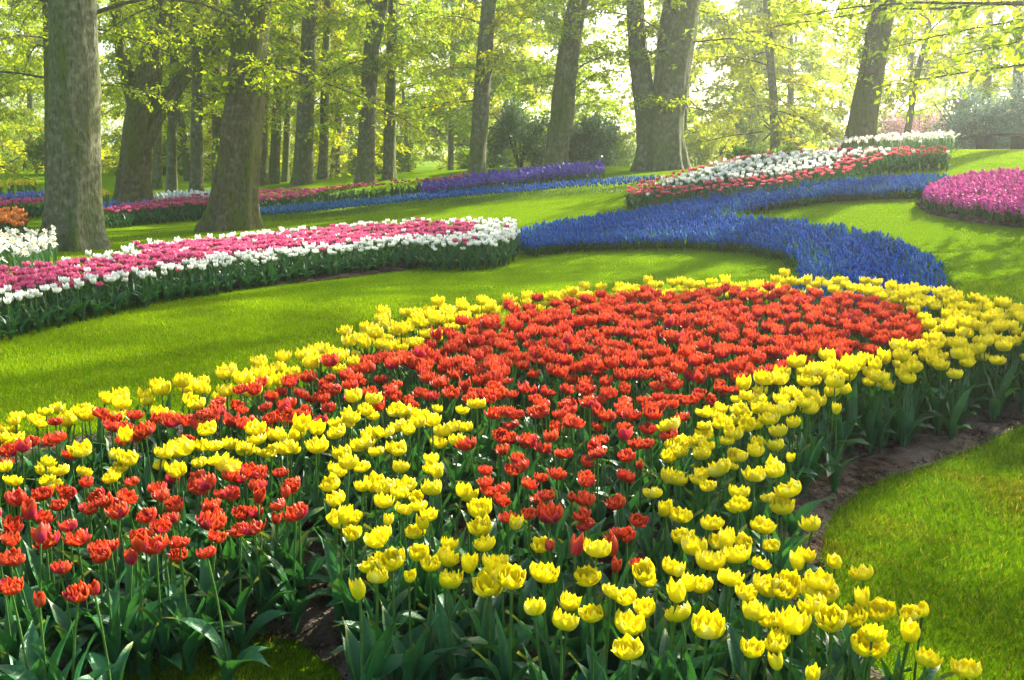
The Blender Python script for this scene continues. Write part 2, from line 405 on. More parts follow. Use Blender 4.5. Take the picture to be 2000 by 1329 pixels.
# ------------------------------------------------------------------ ground
def draped(name, poly, step, off, mat, rng=None, bumpy=0.0, label=None):
    """a sheet on the terrain inside the outline, edges kept ragged"""
    lo = poly.min(0); hi = poly.max(0)
    gx = np.arange(lo[0], hi[0], step); gy = np.arange(lo[1], hi[1], step)
    G = np.stack(np.meshgrid(gx, gy), 2).reshape(-1, 2); G = G[inside(G, poly)]; G = G[edge_dist(G, poly) > step * .45]
    B = []
    for i in range(len(poly)):
        a, b = poly[i - 1], poly[i]; k = max(1, int(np.hypot(*(b - a)) / step))
        for j in range(k): B.append(a + (b - a) * j / k)
    B = np.array(B)
    pts = [Vector(p) for p in np.concatenate([B, G])]; nb = len(B)
    edges = [(i, (i + 1) % nb) for i in range(nb)]
    vs, es, fs, *_ = delaunay_2d_cdt(pts, edges, [], 1, 1e-5)
    P = np.array([tuple(v) for v in vs]); Z = tz(P[:, 0], P[:, 1]) + off
    if bumpy:
        d = np.clip(edge_dist(P, poly) / .12, 0, 1)
        Z = Z + d * (bumpy * (.6 + .4 * np.sin(P[:, 0] * 9 + np.sin(P[:, 1] * 7) * 2) * np.cos(P[:, 1] * 8)) )
        if rng is not None: Z = Z + d * rng.uniform(-.5, .5, len(Z)) * bumpy * .5
    me = bpy.data.meshes.new(name); me.from_pydata([(p[0], p[1], z) for p, z in zip(P, Z)], [], [tuple(f) for f in fs])
    me.polygons.foreach_set('use_smooth', [True] * len(me.polygons)); me.materials.append(mat)
    o = link(name, me); return o
def smooth_poly(P, k=2):
    for _ in range(k):
        Q = []
        for i in range(len(P)):
            a, b = P[i], P[(i + 1) % len(P)]; Q += [a * .75 + b * .25, a * .25 + b * .75]
        P = np.array(Q)
    return P
def wobble(P, amp, seed):
    r = np.random.default_rng(seed); return P + r.uniform(-amp, amp, P.shape)

# one sheet of lawn, fine near the camera and coarse far away
xs = np.sign(np.linspace(-1, 1, 181)) * (np.abs(np.linspace(-1, 1, 181)) ** 2.2) * 260
xs = np.unique(np.concatenate([xs[np.abs(xs) > 40], np.linspace(-40, 40, 160), np.linspace(-13, 13, 175)]))
ysg = np.unique(np.concatenate([-(np.linspace(0, 1, 12) ** 2) * 60 - 6, np.linspace(-6, 70, 150), np.linspace(1.5, 26, 175), 70 + (np.linspace(0, 1, 40) ** 2.0) * 350]))
gx, gy = np.meshgrid(xs, ysg); gz = tz(gx, gy)
nx_, ny_ = len(xs), len(ysg)
i = np.arange(ny_ - 1)[:, None] * nx_; j = np.arange(nx_ - 1)[None]
gq = np.stack([i + j, i + j + 1, i + nx_ + j + 1, i + nx_ + j], 2).reshape(-1, 4)
lawn = link('lawn_ground', to_mesh('lawn_ground', T(np.stack([gx, gy, gz], 2).reshape(-1, 3), gq, (.1, .2, .01)), M_lawn))
tag(lawn, kind='structure')

# soil outlines (photo pixels, on the ground)
S = {}
# big bed: bare earth shows along its right edge and at the bottom
S['front'] = wpoly([(-500,1120),(-350,980),(-60,895),(60,870),(160,855),(300,835),(420,810),(520,790),(620,750),(700,718),(800,688),(900,665),(1000,645),
   (1100,632),(1200,622),(1300,618),(1400,615),(1480,612),(1560,612),(1650,620),(1760,625),(1850,632),(1900,648),(1960,665),(2040,690),(2150,690),(2150,800),
   (2020,828),(1965,848),(1886,886),(1806,916),(1706,946),(1650,986),(1612,1030),(1606,1090),(1606,1180),(1680,1300),(1900,1450),(1950,1700),(700,1720),(690,1480),
   (680,1340),(640,1300),(600,1268),(560,1253),(500,1250),(430,1262),(340,1285),(240,1318),(180,1345),(60,1500),(-200,1600)])
S['band'] = wpoly([(-200,600),(-60,575),(60,560),(150,545),(230,530),(320,512),(430,500),(600,486),(760,474),(900,466),(1000,462),(1035,468),(1040,484),(1005,494),(940,504),(880,515),
   (780,530),(640,548),(520,560),(400,573),(260,590),(120,606),(0,622),(-150,645)])
S['muscari'] = wpoly([(1010,468),(1100,446),(1200,430),(1300,415),(1400,392),(1500,378),(1600,368),(1700,362),(1790,360),(1850,365),(1850,385),(1800,388),(1700,392),(1600,396),
   (1500,410),(1440,428),(1440,434),(1520,442),(1620,456),(1710,474),(1790,500),(1840,528),(1868,560),(1872,600),(1860,640),(1700,650),(1560,640),(1545,590),(1572,552),(1570,526),(1530,508),
   (1450,492),(1350,486),(1240,486),(1120,490),(1040,498),(1008,492)])
S['pink'] = wpoly([(1785,398),(1800,375),(1840,362),(1900,352),(2000,345),(2150,345),(2250,380),(2200,450),(2060,452),(1990,447),(1920,440),(1850,428),(1802,416)])
S['middle'] = wpoly([(1218,392),(1232,380),(1300,362),(1380,345),(1440,325),(1520,312),(1600,306),(1700,302),(1800,300),(1860,303),(1855,316),(1780,326),(1700,338),(1650,354),
   (1580,368),(1500,378),(1400,392),(1310,406),(1260,408),(1225,404)])
for nm, st in [('front', .07), ('band', .12), ('muscari', .15), ('pink', .15), ('middle', .3)]:
    pl = wobble(smooth_poly(S[nm], 2), .012 if nm == 'front' else .02, len(nm)); S[nm] = pl
    tag(draped('bed_soil', pl, st, .012, M_soil, np.random.default_rng(3), .03 if nm == 'front' else .03), kind='structure')

# ------------------------------------------------------------------ foreground bed
HP = .40
def project(X, Y, Z):
    dz = Z - CAMZ; cp, sp = math.cos(PITCH), math.sin(PITCH)
    dep = Y * cp - dz * sp; up = Y * sp + dz * cp
    return 1000 + F * X / dep, 664.5 - F * up / dep, dep
ZA = dict(x0=0, y0=864); 
RED_A = [(120,800,135),(220,875,70),(350,850,150),(385,705,95),(582,812,60),(1235,610,120),(160,645,130),(60,650,90),(20,660,60),(600,650,115),(690,650,90),(870,580,160),(760,580,90),(1030,630,110),(1020,560,110),(935,480,120),(455,525,150),(280,545,130),(180,545,85),(50,545,120),(540,570,120),(640,550,100),(730,510,90),(820,500,110),(285,400,110),(320,350,100),(600,410,130),(780,400,120),(500,370,110),(560,275,110),(485,220,100),(680,320,90),(770,300,120),(790,220,80),(920,250,110),(990,200,100),(1080,260,150),(1115,185,110),(1250,190,110),(1350,205,100),(1310,280,110),(1450,185,100),(1470,250,110),(1585,160,100),(1610,210,110),(1635,255,110),(1590,305,60),(1660,370,110),(1620,415,150),(1540,425,50),(1510,335,90),(1455,330,70),(1245,335,110),(1280,400,120),(1190,385,110),(1165,465,170),(1310,475,110),(1440,485,150),(1400,390,120),(1030,370,110),(940,350,110),(870,310,90),(925,415,100),(230,290,120),(330,280,100),(400,285,80),(100,330,110),(20,320,60),(160,400,80),(60,450,120),(150,470,100),(390,470,110),(250,490,100),(640,340,80),(550,340,90)]
YEL_A = [(65,210,110),(275,108,90),(220,165,110),(310,165,100),(265,215,100),(345,228,80),(460,160,100),(470,60,140),(640,70,80),(630,125,90),(595,190,90),(680,170,90),(770,105,120),(840,70,110),(880,125,90),(980,155,130),(1025,55,180),(1105,115,100),(1180,110,80),(1240,145,160),(1200,30,110),(1365,25,90),(1420,60,75),(1495,45,80),(1600,40,130),(1760,20,140),(1915,75,120),(20,130,80),(1850,160,120),(1860,230,130),(1865,320,120),(1900,430,180),(1950,410,90)]
YEL_B = [(195,60,95),(185,130,100),(380,40,110),(375,145,110),(560,90,100),(545,150,120),(610,160,70),(235,235,150),(140,230,80),(370,290,110),(460,300,80),(260,335,120),(545,275,130),(655,270,80),(755,300,120),(815,375,150),(425,375,90),(500,375,110),(605,415,110),(540,460,80),(245,422,55),(110,415,110),(110,500,110),(30,440,80),(240,545,145),(460,490,120),(890,495,150),(1070,475,70),(1205,545,115),(690,570,110),(820,560,130),(250,680,140),(225,755,110),(150,835,85),(425,740,65),(545,675,100),(625,655,140),(650,785,155),(785,680,90),(860,665,120),(960,680,110),(1000,745,110),(875,805,190),(1195,750,190),(1470,610,160),(1440,755,160),(1745,720,150),(1665,770,130),(1525,835,140),(1640,860,140),(1785,895,140),(1865,850,100),(1860,690,100),(1190,960,130),(1280,1000,180),(1455,995,150),(1615,1025,190),(1660,1115,180),(1790,285,115),(1860,370,110),(1840,185,130)]
RED_B = [(815,20,110),(810,150,100),(970,135,80),(855,220,90),(860,265,90),(930,315,110),(985,260,110),(1110,240,110),(1080,150,120),(1040,80,90),(985,40,90),(1165,40,110),(1270,75,110),(1290,195,110),(1215,200,80),(1410,190,110),(1400,235,100),(1205,280,90),(1220,325,110),(1300,297,50),(1415,320,140),(1590,340,130),(1635,415,110),(980,420,100),(1095,390,90),(1245,410,170),(1400,400,110),(1465,475,110),(1590,500,90),(1655,525,90),(1350,600,90),(1565,590,90),(1580,705,60),(1730,660,120),(1275,585,30),(1620,190,130),(1650,60,110),(1480,60,110),(1375,110,90),(1720,125,45)]
YEL_C = [(90,60,100),(200,70,100),(240,15,90),(390,65,100),(430,100,60),(490,65,110),(545,135,70),(740,95,40),(495,190,140),(645,180,130),(305,155,150),(190,170,100),(140,200,90),(50,205,120),(255,230,80),(350,120,80),(660,255,160),(585,305,100),(665,365,150),(395,290,120),(405,345,130),(310,350,90),(25,375,80),(135,405,140),(255,455,140),(745,455,125),(535,480,160),(630,560,105),(95,515,140),(135,600,160),(290,550,120),(360,545,90),(445,560,120),(350,645,170),(520,675,120),(15,690,70),(810,650,120),(760,690,90),(918,695,75),(1105,735,150),(915,770,180),(820,840,140),(945,850,140),(675,830,140),(465,850,120),(485,950,160),(300,770,150),(200,800,140),(95,790,80),(20,850,80),(170,960,150),(205,1040,200),(475,1135,130),(600,1125,140),(600,1230,50),(555,1010,130),(700,1020,200),(635,1060,120),(1125,910,170),(1050,970,150),(1150,1070,130),(1115,1135,220),(1295,1040,95),(1325,930,130),(1410,935,70),(1405,1245,140),(1680,1270,180),(830,1265,70),(1010,880,80)]
SPECIAL = {
 ('r',0,120,800): ('wide open red tulip standing low at the left edge, orange petal rims', None),
 ('r',0,220,875): ('small half open red tulip between two wide red ones near the left edge', None),
 ('r',0,350,850): ('wide frilled red tulip, lowest of the red patch at the lower left', None),
 ('r',0,385,705): ('tall narrow dark red tulip standing apart below the lower left red patch', None),
 ('r',0,582,812): ('small round red tulip bud alone above the bare soil, lower left', None),
 ('r',0,1235,610): ('lone red tulip hanging below the right end of the lower left red patch', None),
 ('r',650,1580,705): ('small red tulip bud wedged between yellow tulips at the red tip', None),
 ('r',650,1730,660): ('red tulip half hidden behind a yellow one at the red patch tip', None),
 ('r',650,1275,585): ('tiny dark red bud beside the tall yellow tulip, centre foreground', None),
 ('y',650,1070,475): ('closed yellow tulip bud just under the red tongue', None),
 ('y',650,1205,545): ('upright goblet shaped yellow tulip beneath the red tongue', None),
 ('y',650,425,740): ('small closed yellow tulip bud on a thin stem above dark leaves, bottom centre', None),
 ('y',650,245,422): ('tiny yellow tulip bud in front of a big goblet shaped yellow one', None),
 ('y',650,150,835): ('lowest small yellow tulip at the left corner of the yellow mass', None),
 ('y',650,875,805): ('yellow tulip with one petal sprawling out to the right, bottom centre', None),
 ('y',650,1195,750): ('very wide flat yellow tulip alone over dark leaves, bottom centre', None),
 ('y',650,1660,1115): ('frilled yellow tulip lowest of the row of five, bottom centre', None),
 ('y',650,1190,960): ('leftmost yellow tulip of the row of five, bottom centre', None),
 ('y',1300,600,1230): ('narrow pale yellow bud pointing up near the bottom edge', None),
 ('y',1300,1680,1270): ('yellow tulip in the very bottom right corner over the lawn edge', None),
 ('y',1300,1405,1245): ('small wide yellow tulip at the bottom edge beside the lawn', None),
 ('y',1300,1105,735): ('yellow tulip with green streak leaning alone over the right lawn', None),
 ('y',1300,1115,1135): ('widest yellow tulip near the bottom right with pointed sprawling petals', None),
 ('y',1300,1295,1040): ('slim pointed yellow tulip under the paired ones at the lower right', None),
 ('y',1300,1325,930): ('upright yellow tulip with tall petals standing over the right lawn', None),
 ('y',1300,1410,935): ('narrow yellow tulip pressed against the right of a larger upright one', None),
 ('y',1300,745,455): ('rounded yellow tulip on the right rim of the bed beside bare soil', None),
 ('y',1300,740,95): ('tiny yellow tulip low at the bed rim beside the bare soil', None),
}
expl = []                       # kind, x0, zx, zy, full px, full py, width px
for kind, x0, L in [('r',0,RED_A),('y',0,YEL_A),('y',650,YEL_B),('r',650,RED_B),('y',1300,YEL_C)]:
    for zx, zy, w in L: expl.append((kind, x0, zx, zy, x0 + zx * .35, 864 + zy * .35 + 4, w * .35))
for px, py, w in [(904,800,26),(893,838,30),(852,800,22),(1290,560,18),(1222,563,18),(193,786,34),(242,776,30),(314,769,28),(395,752,30),(412,766,24),(1568,556,20),(1690,553,22),(1245,567,22),(1990,622,34),(1845,572,30),(1795,600,24),(1620,722,30),(1638,805,16),(1435,782,24),(1530,848,40)]:
    expl.append(('y', -1, 0, 0, px, py, w))
rows = [('y', w, pts) for w, pts in [(30, [(20,812),(40,822),(70,826),(90,808),(118,802),(130,812),(0,842),(40,838)])]]
for k_, w, pts in rows:
    for px, py in pts: expl.append((k_, -1, 0, 0, px, py, w))

P_outer = wpoly([(-300,960),(-160,880),(-60,835),(0,830),(100,812),(200,785),(310,772),(400,755),(480,748),(560,707),(650,680),(720,645),(780,628),(870,610),(1000,592),(1080,586),(1200,573),(1290,565),
    (1400,560),(1500,560),(1600,558),(1690,556),(1790,572),(1850,577),(1900,592),(1960,605),(2040,625),(2120,640),(2120,700),(1990,692),(1895,730),(1782,746),(1692,755),(1612,782),(1555,840),(1545,875),(1300,880),(1000,880),(600,880),(300,885),(0,905),(-160,960),(-300,1010)], HP)
P_redmain = wpoly([(-300,960),(-60,880),(60,858),(130,848),(200,832),(300,815),(400,800),(500,778),(600,748),(680,728),(740,702),(820,682),(880,652),(940,632),(1000,607),(1080,600),(1200,590),
    (1300,582),(1450,577),(1560,577),(1650,588),(1750,602),(1790,640),(1805,668),(1780,690),(1700,702),(1580,722),(1500,742),(1420,775),(1350,812),(1310,848),(1280,885),(930,885),(930,850),(960,830),(900,795),
    (820,795),(700,795),(640,820),(580,838),(480,850),(420,858),(330,868),(200,880),(100,895),(0,915),(-300,1040)], HP)
S_soil_front = S['front']
rf = np.random.default_rng(21)
E = []
for kind, x0, zx, zy, px, py, w in expl:
    h = float(rf.uniform(.36, .43)); xy = unproj(px, py, h + .022); dep = project(xy[0], xy[1], h)[2]
    wm = w * dep / F
    E.append((kind, x0, zx, zy, xy, h, wm))
Exy = np.array([e[4] for e in E])
cand = scatter(P_outer, .110, rf, .32)
cand = cand[in_view(cand, 1.1, 1.6)]
dn = np.sqrt(((cand[:, None] - Exy[None]) ** 2).sum(-1)).min(1)
cand = cand[dn > .072]
isred = inside(cand, P_redmain)
px_, py_, _ = project(cand[:, 0], cand[:, 1], HP)
# hidden rows: plants whose heads fall inside the hand-placed area only fill leaf gaps
cand_y = cand[~isred]; cand_y = cand_y[(rf.uniform(size=len(cand_y)) < .8) | (project(cand_y[:, 0], cand_y[:, 1], HP)[1] > 860)]; cand_r = cand[isred]
cand_r = cand_r[rf.uniform(size=len(cand_r)) < .78]
P_redA = wpoly([(-60,985),(60,950),(160,935),(270,945),(330,930),(450,930),(560,915),(595,960),(600,1000),(550,1035),(440,1060),(380,1095),(250,1100),(100,1115),(-60,1125)], HP)
P_yelB = wpoly([(640,900),(640,1000),(690,1100),(720,1150),(880,1150),(1060,1200),(1240,1260),(1500,1290),(1720,1270),(1740,1190),(1600,1110),(1560,1040),(1300,1000),(1270,1100),(1100,1090),(1000,1030),(930,1000),(760,900)], HP)
for poly_, red_, gap_ in ((P_redA, True, .074), (P_yelB, False, .088)):
    q_ = scatter(poly_, .10, rf, .35); q_ = q_[in_view(q_, 1.1, .3)]
    q_ = q_[np.sqrt(((q_[:, None] - np.concatenate([Exy, cand])[None]) ** 2).sum(-1)).min(1) > gap_]
    if red_: cand_r = np.concatenate([cand_r, q_])
    else: cand_y = np.concatenate([cand_y, q_])
print('random red', len(cand_r), 'random yellow', len(cand_y), 'explicit', len(E))

def head_label(kind, px, py):
    if kind == 'r':
        if py > 905 and px < 620: return ('double red tulip with orange rims in the lower left red patch', 'red tulips of the lower left patch')
        if py > 850 and px > 900: return ('double red tulip in the tongue of red reaching down between yellow ones', 'red tulips of the central tongue')
        if px < 640: return ('double red tulip in the narrow red strip between two yellow strips, left', 'red tulips of the left strip')
        if px < 1250: return ('double red tulip in the left half of the main red patch', 'red tulips of the main patch, left half')
        return ('double red tulip in the right half of the main red patch', 'red tulips of the main patch, right half')
    if py > 1150: return ('double yellow tulip over broad dark leaves in the bottom rows', 'yellow tulips of the bottom rows')
    if px > 1250 and py > 860: return ('double yellow tulip between the red tongue and the bare soil, right', 'yellow tulips right of the red tongue')
    if px > 1400 and py > 585: return ('double yellow tulip on the right shoulder of the bed', 'yellow tulips of the right shoulder')
    if py > 930 and px > 600: return ('double yellow tulip left of the red tongue, above bare soil', 'yellow tulips left of the red tongue')
    if py > 800 and px > 640: return ('double yellow tulip in the wedge between two red patches', 'yellow tulips of the central wedge')
    if py > 858: return ('double yellow tulip in the strip above the lower left red patch', 'yellow tulips of the left strip')
    if px < 640: return ('double yellow tulip edging the green lawn on the left', 'yellow tulips along the lawn, left')
    if px < 1300: return ('double yellow tulip edging the green lawn in mid bed', 'yellow tulips along the lawn, middle')
    return ('double yellow tulip in the far row in front of the blue river', 'yellow tulips of the far row')

plants = [(e[0], e[1], e[2], e[3], e[4], e[5], e[6]) for e in E]
for P_, k_ in [(cand_r, 'r'), (cand_y, 'y')]:
    for p in P_: plants.append((k_, None, 0, 0, p, float(rf.normal(.395, .03)), float(rf.uniform(.066, .098)) * (1.0 if k_ == 'y' else .96)))
for kind in 'ry':
    L = [p for p in plants if p[0] == kind]; L.sort(key=lambda p: p[4][1] + 100 * (abs(p[4][0]) > p[4][1] * .5145 * 1.05 + .25))
    rest = L[300:]; L = L[:300]
    for (_, x0, zx, zy, xy, h, wm) in L:
        sc = float(np.clip(wm / .096, .66, 1.35)); px, py, _d = project(xy[0], xy[1], h)
        small = wm < .05; u = R0.uniform()
        if small: me_, sc = (me_redbud if kind == 'r' else me_yelbud), float(np.clip(wm / .045, .7, 1.0))
        elif u < .05 and x0 is None: me_, sc = (me_redcup if kind == 'r' else me_yelcup), sc * 1.1
        else: me_ = (me_red if kind == 'r' else me_yel)[R0.integers(6)]
        sp = SPECIAL.get((kind, x0, zx, zy))
        lab, grp = head_label(kind, px, py)
        if sp: lab = sp[0]
        tulip('red_tulip' if kind == 'r' else 'yellow_tulip', xy, h, me_, sc, lab, grp, nl=5)
    if rest:
        Bs = [b for b in (red_b if kind == 'r' else yel_b)] + [red_cup if kind == 'r' else yel_cup]
        TP = [plantT(Bs[k % len(Bs)], 300 + k, False) for k in range(10)]
        pos = np.array([p[4] for p in rest]); pos = np.column_stack([pos, tz(pos[:, 0], pos[:, 1]) + .012])
        n = len(rest); hh = np.array([p[5] for p in rest]) / .36; ww = np.clip(np.array([p[6] for p in rest]) / .088, .7, 1.25)
        sc = np.stack([(ww + hh) / 2, (ww + hh) / 2, hh], 1)
        m = scattered(TP, rf.integers(0, 10, n), pos, rf.uniform(0, 6.28, n), sc, tilt=rf.normal(0, .03, (n, 2)))
        o = link('far_red_tulips' if kind == 'r' else 'far_yellow_tulips', to_mesh('tulip_mass', m, [M_petal, M_leaf]))
        tag(o, 'mass of double red tulips in the far rows of the big bed' if kind == 'r' else 'mass of double yellow tulips in the far rows of the big bed', 'tulips', kind='stuff')

def tulip_simple(name, xy, sc, me_b, me_f, label, group, cat='tulip', lean=(0, 0)):
    z = float(tz(xy[0], xy[1])); e = link(name, None, loc=(xy[0], xy[1], z), rz=R0.uniform(0, 6.28)); e.scale = (sc, sc, sc * R0.uniform(.92, 1.08)); e.empty_display_size = .05
    link('bloom', me_b, e); link('leaves', me_f, e); tag(e, label, cat, group); return e
def split_meshes(blooms, seed, h, nl, blade=None, bm=None, lm=None):
    """bloom at its height, and the green below it, as two meshes per variant"""
    rng = np.random.default_rng(seed); A = []; G = []
    for b in blooms: A.append(to_mesh('bloom', b.moved((0, 0, h), rng.uniform(0, 6)), bm or M_petal))
    for k in range(4):
        parts = [stemT(h + .003, 0, .0045, 4, 2)]; a = rng.uniform(0, 6)
        for i in range(nl): parts.append((blade or leafLo)[rng.integers(len(blade or leafLo))].moved((0, 0, 0), a + i * 6.28 / nl + rng.normal(0, .4), rng.uniform(.85, 1.15) * h / .36))
        G.append(to_mesh('leaves', join(parts), lm or M_leaf))
    return A, G
def mass(name, label, cat, TP, P, sc0, rng, mats, tilt=.04, hvar=.1, off=0):
    n = len(P); pos = np.column_stack([P, tz(P[:, 0], P[:, 1]) + off])
    m = scattered(TP, rng.integers(0, len(TP), n), pos, rng.uniform(0, 6.28, n), sc0 * rng.uniform(1 - hvar, 1 + hvar, n), tilt=rng.normal(0, tilt, (n, 2)))
    o = link(name, to_mesh(name, m, mats)); tag(o, label, cat, kind='stuff'); return o

# ------------------------------------------------------------------ long band of pink and white tulips, left
rb = np.random.default_rng(31)
HB = .36
P_band = wpoly([(-140,560),(-60,540),(0,527),(100,518),(140,508),(210,498),(240,486),(300,475),(400,468),(470,461),(600,449),(700,440),(800,433),(930,430),(1005,432),(1016,445),(1000,470),
    (960,478),(880,480),(780,476),(650,490),(520,502),(400,518),(250,541),(100,568),(0,591),(-120,612)], HB)
P_pinkb = wpoly([(-140,575),(-60,545),(0,529),(60,522),(130,512),(200,508),(300,498),(270,484),(330,479),(420,471),(520,461),(650,446),(760,439),(860,434),(925,437),(930,452),(880,463),(780,465),(700,474),
    (600,481),(520,491),(400,504),(330,516),(240,532),(150,552),(60,563),(0,570),(-120,596)], HB)
cb = scatter(P_band, .124, rb, .33); cb = cb[in_view(cb, 1.05, 1.6)]
pk = inside(cb, P_pinkb) ^ (rb.uniform(size=len(cb)) < .035)
pA, pG = split_meshes(pink_b, 32, .35, 4); wA, wG = split_meshes(white_b, 33, .35, 4)
print('band pink', pk.sum(), 'white', (~pk).sum())
for isp in (True, False):
    Q = cb[pk == isp]; Q = Q[np.argsort(Q[:, 1] + 100 * ~in_view(Q, 1.03, .2))]
    A, G = (pA, pG) if isp else (wA, wG)
    for p in Q[:300]:
        X = project(p[0], p[1], .35)[0]
        seg = 'left third' if X < 340 else ('middle' if X < 700 else 'right end')
        if isp: tulip_simple('pink_tulip', p, R0.uniform(.9, 1.08), A[R0.integers(len(A))], G[R0.integers(4)], 'double pink tulip in the %s of the long band beyond the lawn' % seg, 'pink tulips of the long band, %s' % seg)
        else: tulip_simple('white_tulip', p, R0.uniform(.85, 1.02), A[R0.integers(len(A))], G[R0.integers(4)], 'white tulip edging the pink ones in the %s of the long band' % seg, 'white tulips of the long band, %s' % seg)
    if len(Q) > 300:
        TP = [plantT((pink_b if isp else white_b)[k % 3], 350 + k, False, .35) for k in range(5)]
        mass('far_pink_tulips' if isp else 'far_white_tulips', ('pink' if isp else 'white') + ' tulips massed towards the far end of the long band', 'tulips', TP, Q[300:], .98, rb, [M_petal, M_leaf])

# ------------------------------------------------------------------ grape hyacinths
def muscT(seed, k=7, n=6):
    rng = np.random.default_rng(seed); v = np.linspace(0, 1, k)
    prof = np.array([.45, .9, 1, .95, .8, .55, .2])[:k] * .0125
    r = prof[:, None] * (1 + .35 * (((np.arange(n)[None] + np.arange(k)[:, None]) % 2) * 2 - 1)); th = np.arange(n) / n * 6.283
    V = np.stack([r * np.cos(th), r * np.sin(th), np.repeat((v * .062)[:, None], n, 1) + rng.normal(0, .0015, (k, n))], 2).reshape(-1, 3)
    i = np.arange(k - 1)[:, None] * n; j = np.arange(n)[None]; j2 = (j + 1) % n
    Q = np.stack([i + j, i + j2, i + n + j2, i + n + j], 2).reshape(-1, 4)
    c = np.repeat((np.array([[.001, .10, .44]]) * (1 - .3 * v[:, None]) + np.array([[.015, .14, .32]]) * v[:, None] ** 2 * .5), n, 0) * rng.uniform(.7, 1.35, (k * n, 1))
    return T(V, Q, c)
def bladeT(seed, L, W, e0, e1, col, nv=4):
    rng = np.random.default_rng(seed); v = np.linspace(0, 1, nv + 1); el = np.radians(e0 + (e1 - e0) * v)
    x = np.concatenate([[0], np.cumsum(np.cos(el[:-1]) * L / nv)]); z = np.concatenate([[0], np.cumsum(np.sin(el[:-1]) * L / nv)])
    w = W * (1 - v ** 2 * .9); V = []
    for s in (-1, 1): V.append(np.stack([x, s * w, z], 1))
    V = np.stack(V, 1).reshape(-1, 3)
    return T(V, grid_q(1, nv), np.array(col) * rng.uniform(.7, 1.3))
GC = (.04, .14, .02)
mblade = [bladeT(400 + k, *a, GC) for k, a in enumerate([(.17, .0035, 70, -30), (.20, .004, 80, 10), (.15, .0035, 60, -50), (.19, .004, 78, 30)])]
muscs = [muscT(k) for k in range(4)]
def muscplant(k, hi=True):
    rng = np.random.default_rng(420 + k); h = .13
    sp = [muscs[k % 4].moved((0, 0, h), 0, 1.08, 0)]
    if not hi: sp.append(muscs[(k + 1) % 4].moved((.035 * math.cos(k), .035 * math.sin(k), h * .9), 0, .95, 0))
    g = [tube([(0, 0, 0), (0, 0, h + .01)], [.0018] * 2, 3, (.05, .12, .06), cap=False)]
    for i in range(4 if hi else 5): g.append(mblade[rng.integers(4) if i < 3 else 3].moved((0, 0, 0), rng.uniform(0, 6.3), rng.uniform(.85, 1.15)))
    return join(sp), join(g).moved(mat=1)
rm = np.random.default_rng(41)
HM = .17
P_musc = wpoly([(1008,452),(1050,440),(1100,431),(1200,416),(1300,402),(1400,378),(1500,363),(1600,354),(1700,348),(1790,343),(1850,345),(1850,366),(1800,368),(1700,374),(1600,380),
   (1500,396),(1440,412),(1436,424),(1520,428),(1620,440),(1710,456),(1780,478),(1828,508),(1846,540),(1846,600),(1700,610),(1560,600),(1545,565),(1565,535),(1560,505),(1520,486),
   (1450,474),(1350,468),(1240,468),(1120,472),(1040,482),(1008,474)], HM)
cm = scatter(P_musc, .064, rm, .45); cm = cm[in_view(cm, 1.05, .3)]; cm = cm[np.argsort(cm[:, 1])]
vis = project(cm[:, 0], cm[:, 1], tz(cm[:, 0], cm[:, 1]) + .17)[1] < 575
front_m = cm[vis][:300]; rest_m = np.concatenate([cm[vis][300:], cm[~vis]])
print('muscari', len(cm), 'area', area(P_musc))
mm = [muscplant(k) for k in range(4)]
mmA = [to_mesh('flower_spike', a, M_soft) for a, b in mm]; mmG = [to_mesh('leaves', b, [M_soft, M_leaf]) for a, b in mm]
for p in front_m:
    z = float(tz(p[0], p[1])); e = link('grape_hyacinth', None, loc=(p[0], p[1], z), rz=R0.uniform(0, 6.28), sc=R0.uniform(.85, 1.2)); k = R0.integers(4)
    e.empty_display_size = .03
    link('flower_spike', mmA[k], e); link('leaves', mmG[k], e)
    tag(e, 'blue grape hyacinth in the near foot of the blue river, behind yellow tulips', 'grape hyacinth', 'grape hyacinths at the foot of the blue river')
TPm = [join(muscplant(k, False)) for k in range(6)]
mass('grape_hyacinths', 'river of blue grape hyacinths curving up between the lawns', 'grape hyacinths', TPm, rest_m, 1.0, rm, [M_soft, M_blade], .08, .28)
# grassy leaves hanging over the edge of the river
Pe = smooth_poly(S['muscari'], 0)
ce = scatter(Pe, .055, rm, .45); ce = ce[in_view(ce, 1.05, .3)]; d_ = edge_dist(ce, Pe); ce = ce[(d_ > .06) & (d_ < .42)]
gpl = [join([mblade[q].moved((0, 0, 0), q * 1.5 + k, 1.0 + .1 * k) for q in range(4)]) for k in range(3)]
tag(mass('muscari_leaves', 'thin arching green leaves of the blue river', 'leaves', gpl, ce, 1.1, rm, M_blade, .1, .3), kind='stuff')

# ------------------------------------------------------------------ hyacinths
def hyT(seed, c0, c1, h=.14, R=.034, n=9, k=9):
    rng = np.random.default_rng(seed); v = np.linspace(0, 1, k)
    prof = np.sin(math.pi * np.clip(v * .85 + .10, 0, 1)) ** .6 * R
    alt = ((np.arange(n)[None] + np.arange(k)[:, None]) % 2) * 2 - 1
    r = prof[:, None] * (1 + .27 * alt + rng.normal(0, .08, (k, n))); th = np.arange(n) / n * 6.283
    V = np.stack([r * np.cos(th), r * np.sin(th), np.repeat((v * h)[:, None], n, 1) + rng.normal(0, .004, (k, n))], 2).reshape(-1, 3)
    i = np.arange(k - 1)[:, None] * n; j = np.arange(n)[None]; j2 = (j + 1) % n
    Q = np.stack([i + j, i + j2, i + n + j2, i + n + j], 2).reshape(-1, 4)
    f = np.clip(.5 + .5 * alt.reshape(-1, 1) + rng.normal(0, .2, (k * n, 1)), 0, 1)
    t = T(V, Q, np.array(c0) * (1 - f) + np.array(c1) * f); t.smooth = False; return t
